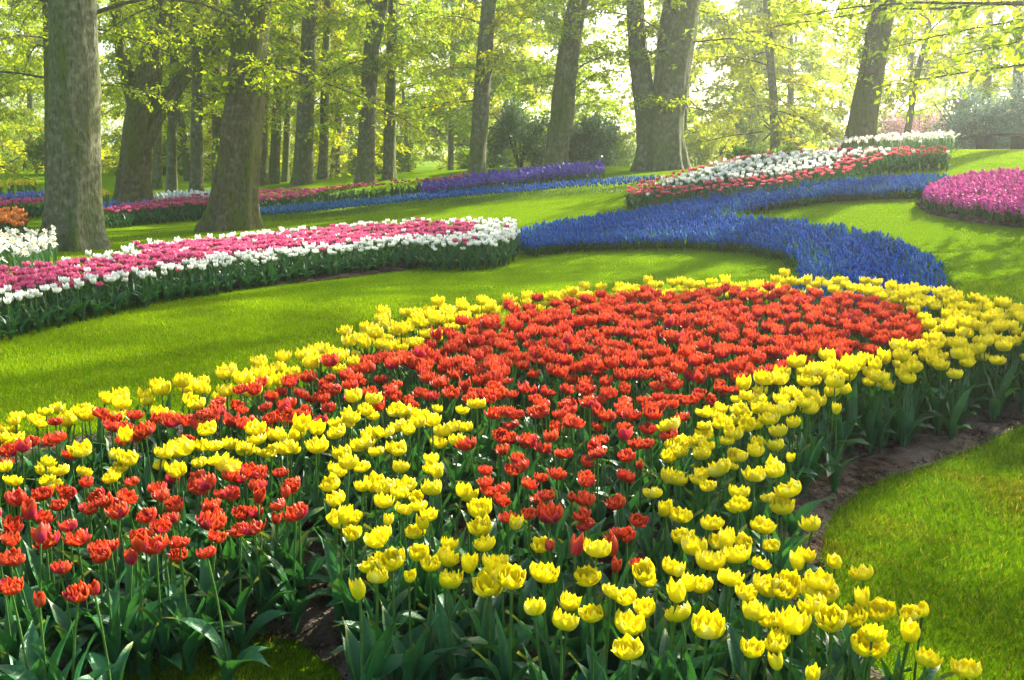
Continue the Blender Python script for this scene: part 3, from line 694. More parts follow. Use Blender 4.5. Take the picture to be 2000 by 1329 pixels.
hblade = [bladeT(440 + k, *a, (.03, .12, .02)) for k, a in enumerate([(.26, .014, 84, 60), (.24, .016, 78, 40), (.20, .015, 70, 20), (.27, .013, 86, 66)])]
def hyset(c0, c1, seed, h=.10):
    A = [to_mesh('flower_spike', hyT(seed + k, c0, c1).moved((0, 0, h)), M_soft, False) for k in range(4)]; G = []
    for k in range(4):
        rng = np.random.default_rng(seed + 20 + k)
        G.append(to_mesh('leaves', join([tube([(0, 0, 0), (0, 0, h + .02)], [.005] * 2, 4, (.06, .14, .03), cap=False)] + [hblade[rng.integers(4)].moved((0, 0, 0), i * 1.25 + rng.normal(0, .3), rng.uniform(.75, 1)) for i in range(5)]), M_leaf))
    return A, G
def hy_bed(poly, s, rng, A, G, label, group, name, cat='hyacinth', lim=300, scl=(.9, 1.15)):
    P = scatter(poly, s, rng, .3); P = P[in_view(P, 1.06, .4)]; P = P[np.argsort(P[:, 1])]; print(group, len(P))
    for p in P[:lim]:
        e = link(name, None, loc=(p[0], p[1], float(tz(p[0], p[1]))), rz=R0.uniform(0, 6.28), sc=R0.uniform(*scl)); e.empty_display_size = .05
        e.rotation_euler = (R0.normal(0, .06), R0.normal(0, .06), R0.uniform(0, 6.28))
        link('flower_spike', A[R0.integers(len(A))], e); link('leaves', G[R0.integers(len(G))], e)
        tag(e, label, cat, group)
    return P[lim:]
pkA, pkG = hyset((.50, .03, .25), (.78, .19, .46), 500, .13)
P_pk = wpoly([(1797,376),(1815,362),(1840,352),(1890,340),(1950,335),(2010,332),(2090,334),(2200,380),(2090,420),(2000,414),(1930,405),(1850,394),(1808,384)], .22)
r5 = np.random.default_rng(51)
left = hy_bed(P_pk, .122, r5, pkA, pkG, 'pink hyacinth in the rounded bed at the right edge', 'pink hyacinths of the right bed', 'pink_hyacinth')
if len(left):
    TP = [join([hyT(540 + k, (.50, .03, .25), (.78, .19, .46)).moved((0, 0, .13), mat=0)] + [hblade[i % 4].moved((0, 0, 0), i * 1.3, .9, 1) for i in range(5)]) for k in range(4)]
    mass('far_pink_hyacinths', 'pink hyacinths massed at the back of the rounded right bed', 'hyacinths', TP, left, 1.0, r5, [M_soft, M_leaf])
vA, vG = hyset((.10, .05, .33), (.17, .11, .50), 520, .13)
P_vi = wpoly([(818,362),(900,350),(1000,340),(1100,330),(1176,325),(1180,338),(1100,345),(1000,356),(900,368),(830,376)], .22)
left = hy_bed(P_vi, .21, r5, vA, vG, 'violet blue hyacinth in the raised row under the grey trunks', 'violet hyacinths of the back row', 'violet_hyacinth', scl=(1.25, 1.6))
if len(left):
    TP = [join([hyT(560 + k, (.10, .05, .33), (.17, .11, .50)).moved((0, 0, .13), mat=0)] + [hblade[i % 4].moved((0, 0, 0), i * 1.3, .9, 1) for i in range(5)]) for k in range(4)]
    mass('far_violet_hyacinths', 'violet hyacinths massed at the rear of the raised row', 'hyacinths', TP, left, 1.4, r5, [M_soft, M_leaf])

# ------------------------------------------------------------------ beds on the slope, white and coral
r6 = np.random.default_rng(61)
HS = .34
P_mid = wpoly([(1220,372),(1240,362),(1300,348),(1370,330),(1420,316),(1500,304),(1590,298),(1750,292),(1852,292),(1858,300),(1800,302),(1750,306),(1700,318),(1660,334),(1600,345),(1540,355),(1450,366),
    (1350,378),(1280,386),(1230,384)], HS)
P_wh = wpoly([(1275,362),(1330,350),(1360,338),(1400,324),(1450,316),(1540,304),(1600,299),(1640,299),(1650,306),(1640,316),(1620,328),(1540,343),(1440,354),(1350,364),(1300,368)], HS)
P_wh2 = wpoly([(1640,301),(1700,297),(1740,297),(1730,304),(1650,308)], HS)
cmid = scatter(P_mid, .165, r6, .33); cmid = cmid[np.argsort(cmid[:, 1])]
wh = inside(cmid, P_wh) | inside(cmid, P_wh2); wh ^= r6.uniform(size=len(wh)) < .03
cA, cG = split_meshes(coral_b, 62, .33, 4)
print('middle coral', (~wh).sum(), 'white', wh.sum())
for p in cmid[wh][:0]: tulip_simple('white_tulip', p, R0.uniform(1.0, 1.25), wA[R0.integers(len(wA))], wG[R0.integers(4)], 'white tulip in the sloping bed below the leaning tree', 'white tulips of the sloping bed')
for p in cmid[~wh][:300]:
    X = project(p[0], p[1], .3)[0]
    q = 'left tip' if X < 1400 else ('right tail' if X > 1640 else 'lower edge')
    tulip_simple('coral_tulip', p, R0.uniform(.9, 1.15), cA[R0.integers(3)], cG[R0.integers(4)], 'coral red tulip on the %s of the sloping white bed' % q, 'coral tulips of the sloping bed, %s' % q)
for k_, Q in (('white', cmid[wh]), ('coral', cmid[~wh][300:])):
    if len(Q):
        TP = [plantT((white_b if k_ == 'white' else coral_b)[k % 3], 360 + k, False, .33) for k in range(4)]
        mass('far_%s_tulips' % k_, '%s tulips massed at the back of the sloping bed' % k_, 'tulips', TP, Q, 1.1, r6, [M_petal, M_leaf])
def trumpet(seed):                 # daffodil head: six flat petals and a short cup, facing sideways
    rng = np.random.default_rng(seed); parts = []
    for k in range(6):
        a = k * math.pi / 3; v = np.linspace(0, 1, 4)[:, None]; u = np.linspace(-1, 1, 3)[None]
        r = .004 + .034 * v; w = .013 * np.sin(math.pi * np.clip(v * .85 + .1, 0, 1)) * u
        x = r * np.cos(a) - w * np.sin(a); y = r * np.sin(a) + w * np.cos(a); z = .004 * np.abs(u) + .006 * v ** 2
        parts.append(T(np.stack([x, y, z + 0 * u], 2).reshape(-1, 3), grid_q(2, 3), (.86, .86, .76)))
    parts.append(tube([(0, 0, 0), (0, 0, .008), (0, 0, .014)], [.006, .009, .012], 6, (.85, .55, .08), cap=False))
    t = join(parts); e = rng.uniform(.7, 1.3); v = t.v.copy()
    t.v = np.stack([v[:, 0] * math.cos(e) + v[:, 2] * math.sin(e), v[:, 1], -v[:, 0] * math.sin(e) + v[:, 2] * math.cos(e)], 1)
    return t
daff = [trumpet(600 + k) for k in range(4)]
dblade = [bladeT(620 + k, *a, (.035, .12, .04)) for k, a in enumerate([(.36, .006, 86, 66), (.34, .006, 80, 50), (.38, .005, 88, 74), (.30, .006, 76, 30)])]
dA = [to_mesh('bloom', join([daff[k].moved((0, 0, .37), a, 1.15) , daff[(k + 1) % 4].moved((.03, .02, .40), a + 2, 1.1)]), M_petal) for k, a in enumerate((0, 1.5, 3, 4.5))]
dG = [to_mesh('leaves', join([tube([(0, 0, 0), (0, 0, .37)], [.003] * 2, 4, (.06, .15, .03), cap=False), tube([(.01, 0, 0), (.03, .02, .40)], [.003] * 2, 4, (.06, .15, .03), cap=False)] + [dblade[i % 4].moved((0, 0, 0), i * 1.1 + k, .95) for i in range(7)]), M_leaf) for k in range(3)]
P_daf = wpoly([(-80,462),(0,450),(60,452),(112,456),(118,470),(100,484),(50,494),(0,500),(-80,512)], .40)
r7 = np.random.default_rng(71)
pd = scatter(P_daf, .19, r7, .35); pd = pd[in_view(pd, 1.05, .3)]; print('daffodils', len(pd))
for p in pd: tulip_simple('white_daffodil', p, R0.uniform(.9, 1.15), dA[R0.integers(4)], dG[R0.integers(3)], 'white daffodil clump with yellow cups before the big left trunk', 'white daffodils before the left trunk', 'daffodil')
oA, oG = split_meshes(orange_b, 72, .40, 3)
P_or = wpoly([(-60,432),(0,426),(46,427),(58,440),(40,450),(0,450),(-60,455)], .42)
po = scatter(P_or, .15, r7, .35); po = po[in_view(po, 1.05, .3)]; print('orange', len(po))
for p in po: tulip_simple('orange_tulip', p, R0.uniform(1.1, 1.4), oA[R0.integers(3)], oG[R0.integers(4)], 'orange tulip behind the white daffodils at the left edge', 'orange tulips at the left edge')
P_dr = wpoly([(1590,280),(1640,270),(1700,264),(1780,260),(1860,258),(1870,264),(1800,268),(1700,272),(1600,284)], .42)
pr_ = scatter(P_dr, .26, r7, .4); pr_ = pr_[np.argsort(pr_[:, 1])]; print('right daffs', len(pr_))
NR = max(0, 300 - len(pd))
for p in pr_[:NR]: tulip_simple('white_daffodil', p, R0.uniform(.9, 1.1), dA[R0.integers(4)], dG[R0.integers(3)], 'white daffodil clump in the row behind the leaning tree', 'white daffodils behind the leaning tree', 'daffodil')

if len(pr_) > NR:
    TPd = [join([daff[k].moved((0, 0, .37), 1.5 * k, 1.15, 0)] + [dblade[i % 4].moved((0, 0, 0), i * 1.1 + k, .95, 1) for i in range(5)]) for k in range(4)]
    mass('far_white_daffodils', 'white daffodils massed at the rear of the row behind the leaning tree', 'daffodils', TPd, pr_[NR:], 1.0, r7, [M_petal, M_leaf])

# ------------------------------------------------------------------ beds at the back, left
r8 = np.random.default_rng(81)
def back_bed(poly_px, h, s, blooms, bm, seed, name, label, cat, group, scl=(1, 1.3), blade=None, nl=4, h0=.33, lim=300, stuff_label=None):
    poly = wpoly(poly_px, h); P = scatter(poly, s, r8, .35); P = P[in_view(P, 1.05, .5)]; P = P[np.argsort(P[:, 1])]
    A, G = split_meshes(blooms, seed, h0, nl, blade, bm); print(group, len(P))
    for p in P[:lim]: tulip_simple(name, p, R0.uniform(*scl), A[R0.integers(len(A))], G[R0.integers(4)], label, group, cat)
    if len(P) > lim:
        TP = [join([blooms[k % len(blooms)].moved((0, 0, h0), k, 1, 0)] + [(blade or leafLo)[i % 4].moved((0, 0, 0), i * 1.6 + k, h0 / .36, 1) for i in range(nl)]) for k in range(4)]
        mass('far_' + name + 's', stuff_label or (label + ', massed'), cat, TP, P[lim:], sum(scl) / 2, r8, [bm, M_leaf])
back_bed([(195,418),(230,408),(300,396),(420,383),(520,376),(600,371),(640,374),(630,384),(560,392),(500,397),(420,402),(330,408),(240,416)], .34, .19, pink_b, M_petal, 82,
         'tulip', 'rose pink tulip in the wide back bed beyond the second trunk', 'tulip', 'rose pink tulips of the back bed', lim=0, stuff_label='rose pink tulips massed at the rear of the back bed')
back_bed([(-60,398),(0,395),(90,391),(95,398),(0,405),(-60,408)], .34, .19, pink_b, M_petal, 83, 'tulip', 'rose pink tulip in the back bed left of the big trunk', 'tulip', 'rose pink tulips at the far left', lim=0, stuff_label='rose pink tulips massed left of the big trunk')
back_bed([(610,371),(700,364),(800,356),(910,346),(920,349),(850,358),(760,365),(640,377)], .34, .19, coral_b, M_petal, 84, 'tulip', 'coral tulip in the thin back row below the grey trunks', 'tulip', 'coral tulips of the thin back row', lim=0, stuff_label='thin row of coral tulips below the grey trunks')
lil = [muscT(700 + k) for k in range(3)]
for t in lil: t.c = t.c * np.array([3.0, 1.6, 1.0]) * .8; t.v *= 1.4
back_bed([(506,408),(600,400),(720,390),(820,380),(830,388),(740,398),(620,410),(510,418)], .2, .12, [t for t in lil], M_soft, 85, 'grape_hyacinth', 'lilac blue grape hyacinth in the row beyond the second trunk', 'grape hyacinth',
         'lilac grape hyacinths of the back row', (1.0, 1.25), [b for b in mblade], 6, .15, 0, 'lilac blue grape hyacinths massed in the row beyond the second trunk')
back_bed([(815,380),(900,374),(1000,366),(1120,356),(1200,350),(1290,346),(1290,354),(1200,362),(1120,366),(1000,376),(900,384),(830,390)], .2, .12, muscs, M_soft, 86, 'grape_hyacinth', 'blue grape hyacinth in the low row under the violet hyacinths', 'grape hyacinth',
         'blue grape hyacinths of the back row', (1.1, 1.4), mblade, 6, .15, 0, 'blue grape hyacinths massed in the low row under the violet hyacinths')
wsp = [hyT(720 + k, (.62, .68, .60), (.88, .90, .88), .13, .034, 6, 5) for k in range(3)]
back_bed([(246,385),(330,381),(420,377),(424,381),(330,386),(246,391)], .25, .16, wsp, M_soft, 87, 'white_hyacinth', 'white hyacinth in the straight row between the left trunks', 'hyacinth', 'white hyacinths of the back row', (1.2, 1.5), hblade, 4, .13)
bsp = [hyT(730 + k, (.06, .09, .35), (.20, .28, .65), .13, .034, 6, 5) for k in range(3)]
back_bed([(-60,383),(0,380),(85,375),(88,381),(0,387),(-60,390)], .25, .17, bsp, M_soft, 88, 'blue_hyacinth', 'blue hyacinth in the row left of the big trunk', 'hyacinth', 'blue hyacinths at the far left', (1.0, 1.3), hblade, 4, .13)
back_bed([(195,398),(300,390),(300,394),(200,404)], .25, .18, bsp, M_soft, 89, 'blue_hyacinth', 'deep blue hyacinth between the two big trunks', 'hyacinth', 'blue hyacinths between the trunks', (1.0, 1.3), hblade, 4, .13)
dy = [t.moved() for t in daff]
for t in dy: t.c = np.tile([[.85, .62, .02]], (len(t.v), 1))
back_bed([(-60,362),(0,358),(80,356),(80,364),(0,369),(-60,372)], .4, .3, dy, M_petal, 90, 'yellow_daffodil', 'yellow daffodil in the far drift at the left edge', 'daffodil', 'yellow daffodils at the far left', (2.0, 2.6), dblade, 5, .2)
back_bed([(192,376),(222,373),(222,381),(192,384)], .4, .3, dy, M_petal, 91, 'yellow_daffodil', 'yellow daffodil in the patch between two left trunks', 'daffodil', 'yellow daffodils between the trunks', (1.9, 2.4), dblade, 5, .2)

# ------------------------------------------------------------------ trees
def leaf_quads(P, D, size, rng, col, flat=.35, wid=.6, cvar=.28, yel=.25):
    """one folded rhombus per leaf: P base points, D growing directions"""
    n = len(P); D = D + rng.normal(0, .35, D.shape); D /= np.linalg.norm(D, axis=1)[:, None]
    N = np.array([0, 0, 1.0]) + rng.normal(0, flat, (n, 3)); S_ = np.cross(D, N); S_ /= np.linalg.norm(S_, axis=1)[:, None] + 1e-9
    U = np.cross(S_, D); L = size * rng.uniform(.6, 1.25, n)[:, None]; W = L * wid * .5
    droop = -U * L * .18
    V = np.stack([P, P + D * L * .45 + S_ * W + U * W * .25, P + D * L + droop, P + D * L * .45 - S_ * W + U * W * .25], 1).reshape(-1, 3)
    Q = np.arange(n * 4).reshape(-1, 4)
    k = rng.uniform(1 - cvar, 1 + cvar, (n, 1)); y = rng.uniform(0, yel, (n, 1))
    c = (np.array(col)[None] * (1 - y) + np.array([.30, .30, .03])[None] * y) * k
    return T(V, Q, np.repeat(c, 4, 0))
def limb_tree(seed, zlo, zhi, nl, L, size, col, ntw=15, nlf=12, rise=.35, r0=.045, bias=None, start=0.0, lmin=.55, sag=.5, twl=1.0, flat=.35, rvar=.15):
    """limbs with flat side sprays; returns wood and leaves as two templates"""
    rng = np.random.default_rng(seed); wood = []; LP = []; LD = []
    for i in range(nl):
        f = (i + rng.uniform()) / nl; z0 = zlo + (zhi - zlo) * f
        az = i * 2.4 + rng.normal(0, .4)
        if bias is not None and rng.uniform() < bias[1]: az = bias[0] + rng.normal(0, .5)
        ln = L * rng.uniform(lmin, 1.1) * (1 - .45 * f)
        k = 9; t = np.linspace(0, 1, k); wig = np.cumsum(rng.normal(0, .12, k)); azs = az + wig * .5
        stp = ln / (k - 1); ri = rise + rng.normal(0, rvar)
        el = ri - (ri + sag) * t + rng.normal(0, .06, k)
        d = np.stack([np.cos(azs) * np.cos(el), np.sin(azs) * np.cos(el), np.sin(el)], 1)
        p = np.concatenate([[[math.cos(az) * start, math.sin(az) * start, z0]], np.array([math.cos(az) * start, math.sin(az) * start, z0]) + np.cumsum(d[:-1] * stp, 0)])
        rr = r0 * (ln / L) * (1 - t * .9) + .004
        wood.append(tube(p, rr, 5, (1, 1, 1), cap=False))
        for j in range(ntw * 2):
            tt = .18 + .82 * (j + rng.uniform()) / (ntw * 2); q = tt * (k - 1); a = min(int(q), k - 2)
            b = p[a] + (p[a + 1] - p[a]) * (q - a); side = 1 if j % 2 else -1
            ta = azs[a] + side * rng.uniform(.5, 1.25); tl = rng.uniform(.35, 1.0) * twl * (1.15 - .6 * tt) * min(1, ln / 3)
            te = rng.normal(.0, .45); sgt = tl / 3; ts_ = [b]
            for m_ in range(3):
                te2 = te - .2 * m_; ts_.append(ts_[-1] + np.array([math.cos(ta) * math.cos(te2), math.sin(ta) * math.cos(te2), math.sin(te2)]) * sgt); ta += rng.normal(0, .2)
            ts_ = np.array(ts_); wood.append(tube(ts_, [.007, .005, .004, .0025], 3, (1, 1, 1), cap=False))
            nn = max(3, int(nlf * tl / twl * 1.3)); uu = rng.uniform(.1, 1, nn) * 3; ai = np.minimum(uu.astype(int), 2)
            base = ts_[ai] + (ts_[ai + 1] - ts_[ai]) * (uu - ai)[:, None]
            dd = ts_[ai + 1] - ts_[ai]; dd /= np.linalg.norm(dd, axis=1)[:, None] + 1e-9
            sa = np.where(rng.uniform(size=nn) < .5, 1, -1) * rng.uniform(.4, 1.2, nn)
            rot = np.stack([dd[:, 0] * np.cos(sa) - dd[:, 1] * np.sin(sa), dd[:, 0] * np.sin(sa) + dd[:, 1] * np.cos(sa), dd[:, 2]], 1)
            LP.append(base + rng.normal(0, size * .35, (nn, 3))); LD.append(rot)
    return join(wood), leaf_quads(np.concatenate(LP), np.concatenate(LD), size, rng, col, flat)
G1 = (.21, .33, .012); G2 = (.16, .29, .015); G3 = (.26, .34, .012)
class Crown:
    def __init__(s, *a, **k):
        w, l = limb_tree(*a, **k); s.w = to_mesh('branches', w, M_twig); s.l = to_mesh('crown', l, M_fol, False); s.n = len(l.q)
cr_near = [Crown(800 + k, 2.8, 8.5, 20, 4.0, .085, G1, ntw=12, nlf=24, sag=.6, r0=.028, flat=.7, rvar=.35) for k in range(3)]
cr_mid = [Crown(810 + k, 2.2, 9, 24, 3.8, .11, (G1, G2, G3)[k], ntw=12, nlf=28, sag=.5, r0=.026, rvar=.5, flat=.7) for k in range(3)]
cr_far = [Crown(820 + k, .8, 11, 46, 4.6, .17, (G1, G2, G3, G1)[k], ntw=12, nlf=24, sag=.4, r0=.03, rvar=.55, flat=.8) for k in range(4)]
cr_lean = Crown(851, 3.0, 12.8, 34, 4.0, .12, (.17, .29, .012), ntw=12, nlf=20, sag=.6, r0=.03, flat=.8, rvar=.4)
cr_twin = Crown(852, 3.0, 16, 36, 5.0, .12, G1, ntw=12, nlf=18, sag=.55, r0=.035, flat=.7, rvar=.4)
cr_bare = Crown(840, 3.2, 9, 12, 3.6, .05, G1, ntw=12, nlf=2, sag=.7, r0=.04)
print('crown leaves', cr_near[0].n, cr_mid[0].n, cr_far[0].n)

def stem_path(pts, Y, top, zbase=None, grow=.6, yd=0):
    P = [at_depth(px, py, Y) for px, py, w in pts]; R = [w / 2 * Y / F for px, py, w in pts]
    P = np.array(P); R = np.array(R)
    if zbase is not None: P[0, 2] = zbase
    if top > P[-1, 2] + .5:
        d = P[-1] - P[-2]; d = d / max(d[2], .1); dz = top - P[-1, 2]
        P = np.concatenate([P, [P[-1] + d * dz * .5, P[-1] + d * dz * .9]]); R = np.concatenate([R, [R[-1] * .85, R[-1] * .6]])
    P[1:, 1] += yd * np.linspace(0, 1, len(P) - 1)
    # resample smoothly
    zz = np.concatenate([[0], np.cumsum(np.linalg.norm(np.diff(P, axis=0), axis=1))]); n = max(20, int(zz[-1] / .22))
    s = np.linspace(0, zz[-1], n) ; s = zz[-1] * (np.linspace(0, 1, n) ** 1.35)
    Q = np.stack([np.interp(s, zz, P[:, i]) for i in range(3)], 1); r = np.interp(s, zz, R)
    for _ in range(2): Q[1:-1] = (Q[:-2] + 2 * Q[1:-1] + Q[2:]) / 4; r[1:-1] = (r[:-2] + 2 * r[1:-1] + r[2:]) / 4
    return Q, r
def trunk_mesh(paths, seed, flare=.5, knob=.04, n=26, lobes=5, mat=None, flh=.35):
    rng = np.random.default_rng(seed); ts = []
    for k, (Q, r) in enumerate(paths):
        ph = rng.uniform(0, 6.28, 6); z0 = Q[0, 2]
        def rid(i, th, z, ph=ph, z0=z0, main=(k == 0)):
            h = np.maximum(z - z0 - .1, 0)
            o = 1 + knob * (np.sin(3 * th + ph[0] + z * .5) * .6 + np.sin(5 * th + ph[1] - z * .8) * .4 + .8 * np.sin(2 * th + z * 1.3 + ph[2]) * .6 + .5 * np.sin(7 * th + z * 2.1 + ph[5]) + .35 * np.sin(11 * th - z * 1.1 + ph[3]) + .3 * np.sin(17 * th + z * 3.3 + ph[0]) + .35 * np.sin(z * 7 + 3 * th) * np.sin(4 * th + z))
            if main:
                e = np.exp(-h / flh)
                o = o + flare * e * (.55 + .6 * np.maximum(0, np.cos(lobes * th + ph[3])) ** 1.0 + .25 * np.cos(3 * th + ph[4])) + .10 * np.exp(-h / (flh * 3)) * np.cos(lobes * th + ph[3]) 
            return o
        ts.append(tube(Q, r, n, (1, 1, 1), rid))
    m = to_mesh('trunk', join(ts), mat or M_bark); return m
def tree(pts, Y, top, label, group=None, crown=None, seed=0, flare=.5, forks=(), mat=None, cscale=1.0, crz=None, n=44, shoots=None, knob=.04, lobes=5, name='beech_tree', flh=.35, cdz=0, yd=0):
    base = at_depth(pts[0][0], pts[0][1], Y); zb = float(tz(base[0], base[1]))
    Q, r = stem_path(pts, Y, top, zb - .12, yd=yd); paths = [(Q, r)]
    for f in forks: paths.append(stem_path(f, Y, top))
    org = np.array([Q[0, 0], Q[0, 1], zb])
    paths = [(q - org, r_) for q, r_ in paths]
    e = link(name, None, loc=tuple(org)); tag(e, label, 'tree', group); e.empty_display_size = .5
    link('trunk', trunk_mesh(paths, seed, flare, knob, n, lobes, mat, flh), e)
    if crown is not None:
        q = paths[0][0]; cx = float(np.interp(4.5, q[:, 2], q[:, 0])); cy = float(np.interp(4.5, q[:, 2], q[:, 1])); a = R0.uniform(0, 6.28) if crz is None else crz
        link('branches', crown.w, e, loc=(cx, cy, cdz), rz=a, sc=cscale); link('crown', crown.l, e, loc=(cx, cy, cdz), rz=a, sc=cscale)
    if shoots:
        z0, z1, ns = shoots; rs = np.random.default_rng(seed + 7000); wd = []; LP = []; LD = []
        for _ in range(ns):
            q, rr = paths[rs.integers(len(paths))] ; z = rs.uniform(z0, z1)
            if z < q[0, 2] + .2: q, rr = paths[0]
            c = np.array([np.interp(z, q[:, 2], q[:, 0]), np.interp(z, q[:, 2], q[:, 1]), z]); ra = float(np.interp(z, q[:, 2], rr)); a = rs.uniform(0, 6.28)
            ln = rs.uniform(.3, 1.0); el = rs.uniform(-.3, .8); d = np.array([math.cos(a) * math.cos(el), math.sin(a) * math.cos(el), math.sin(el)])
            st = c + d * np.array([1, 1, 0]) * ra * .9; p = np.array([st, st + d * ln * .5, st + d * ln + [0, 0, -.12 * ln]]); wd.append(tube(p, [.007, .005, .003], 3, (1, 1, 1), cap=False))
            nn = rs.integers(7, 15); u = rs.uniform(.2, 1, (nn, 1)); LP.append(st + d * ln * u + rs.normal(0, .05, (nn, 3))); LD.append(d + rs.normal(0, .6, (nn, 3)))
        sh = link('shoots', to_mesh('shoots', join(wd), M_twig), e)
        link('shoot_leaves', to_mesh('shoot_leaves', leaf_quads(np.concatenate(LP), np.concatenate(LD), .13, rs, (.22, .35, .012), .8), M_fol, False), sh)
    return e
def yd_at(px, py):
    p = unproj(px, py); return float(p[1])

tree([(142,488,104),(143,440,98),(146,330,92),(146,150,91),(142,0,84)], yd_at(143, 486), 15, 'massive smooth grey trunk at the left behind white daffodils, sun on its right side', crown=cr_bare, seed=1, flare=.42, lobes=6, flh=.35, crz=.4)
tree([(120,455,60),(108,330,36),(102,150,26),(96,0,24)], 21.5, 15, 'dark slender trunk half hidden behind the left side of the massive grey trunk', crown=cr_near[1], seed=2, flare=.4, mat=M_barkm)
tree([(453,450,96),(458,400,84),(468,300,76),(480,180,68),(497,0,64)], yd_at(455, 448), 15, 'broad mossy trunk with deep folded roots, second from the left', crown=cr_near[0], seed=3, flare=.42, knob=.06, mat=M_barkm, lobes=7, flh=.5, crz=2.0, shoots=(2.6, 6.5, 90))
tree([(255,383,66),(262,330,52),(270,250,50),(282,180,48),(322,0,36)], 27, 15, 'old knobbly forked tree with thick limbs between the first two trunks', crown=cr_near[2], seed=4, flare=.35, knob=.13, mat=M_barkm,
     forks=[[(275,240,34),(262,190,30),(238,110,22),(225,0,18)], [(278,250,28),(305,215,22),(330,180,14)], [(276,290,34),(292,262,30),(310,235,16)]])
slim = [((307,378,17),(308,250,15),(309,0,13),36,'thin sunlit pale trunk just right of the forked tree'),
        ((335,377,21),(336,250,18),(345,0,15),34,'slender grey trunk second right of the forked tree'),
        ((383,377,25),(384,250,22),(388,0,18),33,'straight mid grey trunk standing alone left of the broad mossy trunk'),
        ((426,377,22),(425,250,20),(420,0,16),34,'bluish grey trunk peeping out left of the broad mossy trunk'),
        ((512,374,22),(514,250,18),(520,0,14),33,'slim trunk right behind the broad mossy trunk'),
        ((535,367,20),(540,250,18),(548,0,14),34,'slim pale trunk second behind the broad mossy trunk'),
        ((556,366,14),(561,250,12),(570,0,10),37,'thinnest dark trunk between two pale grey trunks'),
        ((591,360,38),(597,200,32),(607,0,27),31,'stout grey trunk, leftmost of the spaced row above the pink tulips'),
        ((631,360,20),(634,200,16),(640,0,14),33,'thin dark trunk close right of the stout grey one'),
        ((713,360,36),(722,150,30),(733,0,26),30,'tall grey trunk with a low fork, left one of a close pair'),
        ((760,360,24),(763,150,20),(768,0,18),31,'slimmer grey trunk, right one of a close pair'),
        ((929,342,33),(941,180,31),(955,0,27),30,'clean straight trunk leaning slightly right, alone in the middle'),
        ((1928,235,17),(1930,120,14),(1934,0,12),40,'distant hazy trunk above the shrubs at the upper right'),
        ((1992,215,20),(1990,100,18),(1986,0,16),38,'hazy trunk at the right edge behind the shrubs'),
        ((1768,250,14),(1790,150,11),(1812,60,9),36,'thin slanting grey trunk in the haze right of the leaning tree'),
        ((653,350,13),(654,200,11),(655,0,9),48,'faint thin trunk in the haze right of the thin dark trunk'),
        ((880,330,11),(882,200,10),(884,0,8),52,'faint thin trunk in the haze left of the lone middle trunk'),
        ((475,372,16),(440,200,14),(436,0,12),38,'thin far trunk hidden behind the broad mossy one')]
for k, (a, b, c, Y, lab) in enumerate(slim):
    fk = [[(722,130,18),(742,60,14),(752,0,12)]] if 'low fork' in lab else ()
    tree([a, b, c], Y, 15, lab, crown=cr_mid[k % 3], seed=20 + k, flare=.25, n=16, cscale=float(R0.uniform(.85, 1.1)), forks=fk)
tree([(1083,330,42),(1088,280,40),(1098,225,46),(1105,150,40),(1115,80,38),(1130,0,36)], 30.5, 15, 'trunk with a swollen elbow, leaning right beside dark shrubs', crown=cr_mid[1], seed=5, flare=.3, knob=.07, crz=1.0, shoots=(3.0, 7, 80))
twin = tree([(1290,336,88),(1290,290,84),(1292,240,82),(1306,190,66),(1320,80,66),(1332,0,68)], 30, 15, 'huge twin stemmed beech with ribbed base on the crest', crown=cr_twin, shoots=(2.6, 7, 60), seed=6, flare=.28, knob=.06, lobes=7, flh=.6, cscale=1.0, crz=3.4,
     forks=[[(1276,300,60),(1268,235,52),(1256,180,38),(1245,90,34),(1240,0,34)]])
tree([(1670,298,60),(1678,265,54),(1692,190,48),(1708,110,44),(1725,0,46)], 25, 15, 'dark leaning tree wrapped in leaves on the slope at the right', crown=cr_lean, seed=7, flare=.28, mat=M_barkm, crz=.2, cscale=1.0, shoots=(1.6, 8, 330))

# low leafy sprays close to the twin tree and the leaning tree, and hanging in from a tree outside the frame
def spray_tree(X, Y, label, seed, rad, zlo, zhi, nl, L, size, col, bias, topz=14, ntw=14, nlf=10, mat=None, sag=.55, name='beech_tree', twl=1.0, flat=.35, rise=.35):
    z = float(tz(X, Y)); e = link(name, None, loc=(X, Y, z)); tag(e, label, 'tree')
    t = np.linspace(0, 1, 16); Q = np.stack([.3 * np.sin(t * 3), .2 * t, -.15 + t * topz], 1)
    link('trunk', trunk_mesh([(Q, rad * (1 - .55 * t))], seed, .35, .05, 20, 5, mat or M_bark), e)
    w, l = limb_tree(seed, zlo, zhi, nl, L, size, col, ntw=ntw, nlf=nlf, bias=bias, sag=sag, twl=twl, flat=flat, rise=rise)
    link('branches', to_mesh('branches', w, M_twig), e); link('crown', to_mesh('crown', l, M_fol, False), e); return e
spray_tree(11.2, 15.5, 'broad leaved tree just outside the right edge whose twigs hang into the upper right corner', 901, .30, 1.8, 4.4, 16, 7.6, .14, (.20, .34, .012), (math.pi * .96, .85), ntw=16, nlf=15, sag=.22, name='chestnut_tree', twl=.9, flat=.8, rise=.06)
spray_tree(-9.6, 13.0, 'tree outside the left edge reaching in with dark bare twigs', 902, .3, 3.6, 8, 12, 5.5, .06, G1, (.2, .8), ntw=12, nlf=3, sag=.35)

spray_tree(13.2, 14.4, 'unseen tree added outside the right edge to shade the near right lawn', 903, .3, 5.4, 9.8, 30, 3.5, .14, G1, (0, 0), ntw=13, nlf=24, sag=.4, flat=.7)  # out of view, added so its crown shades the near right lawn

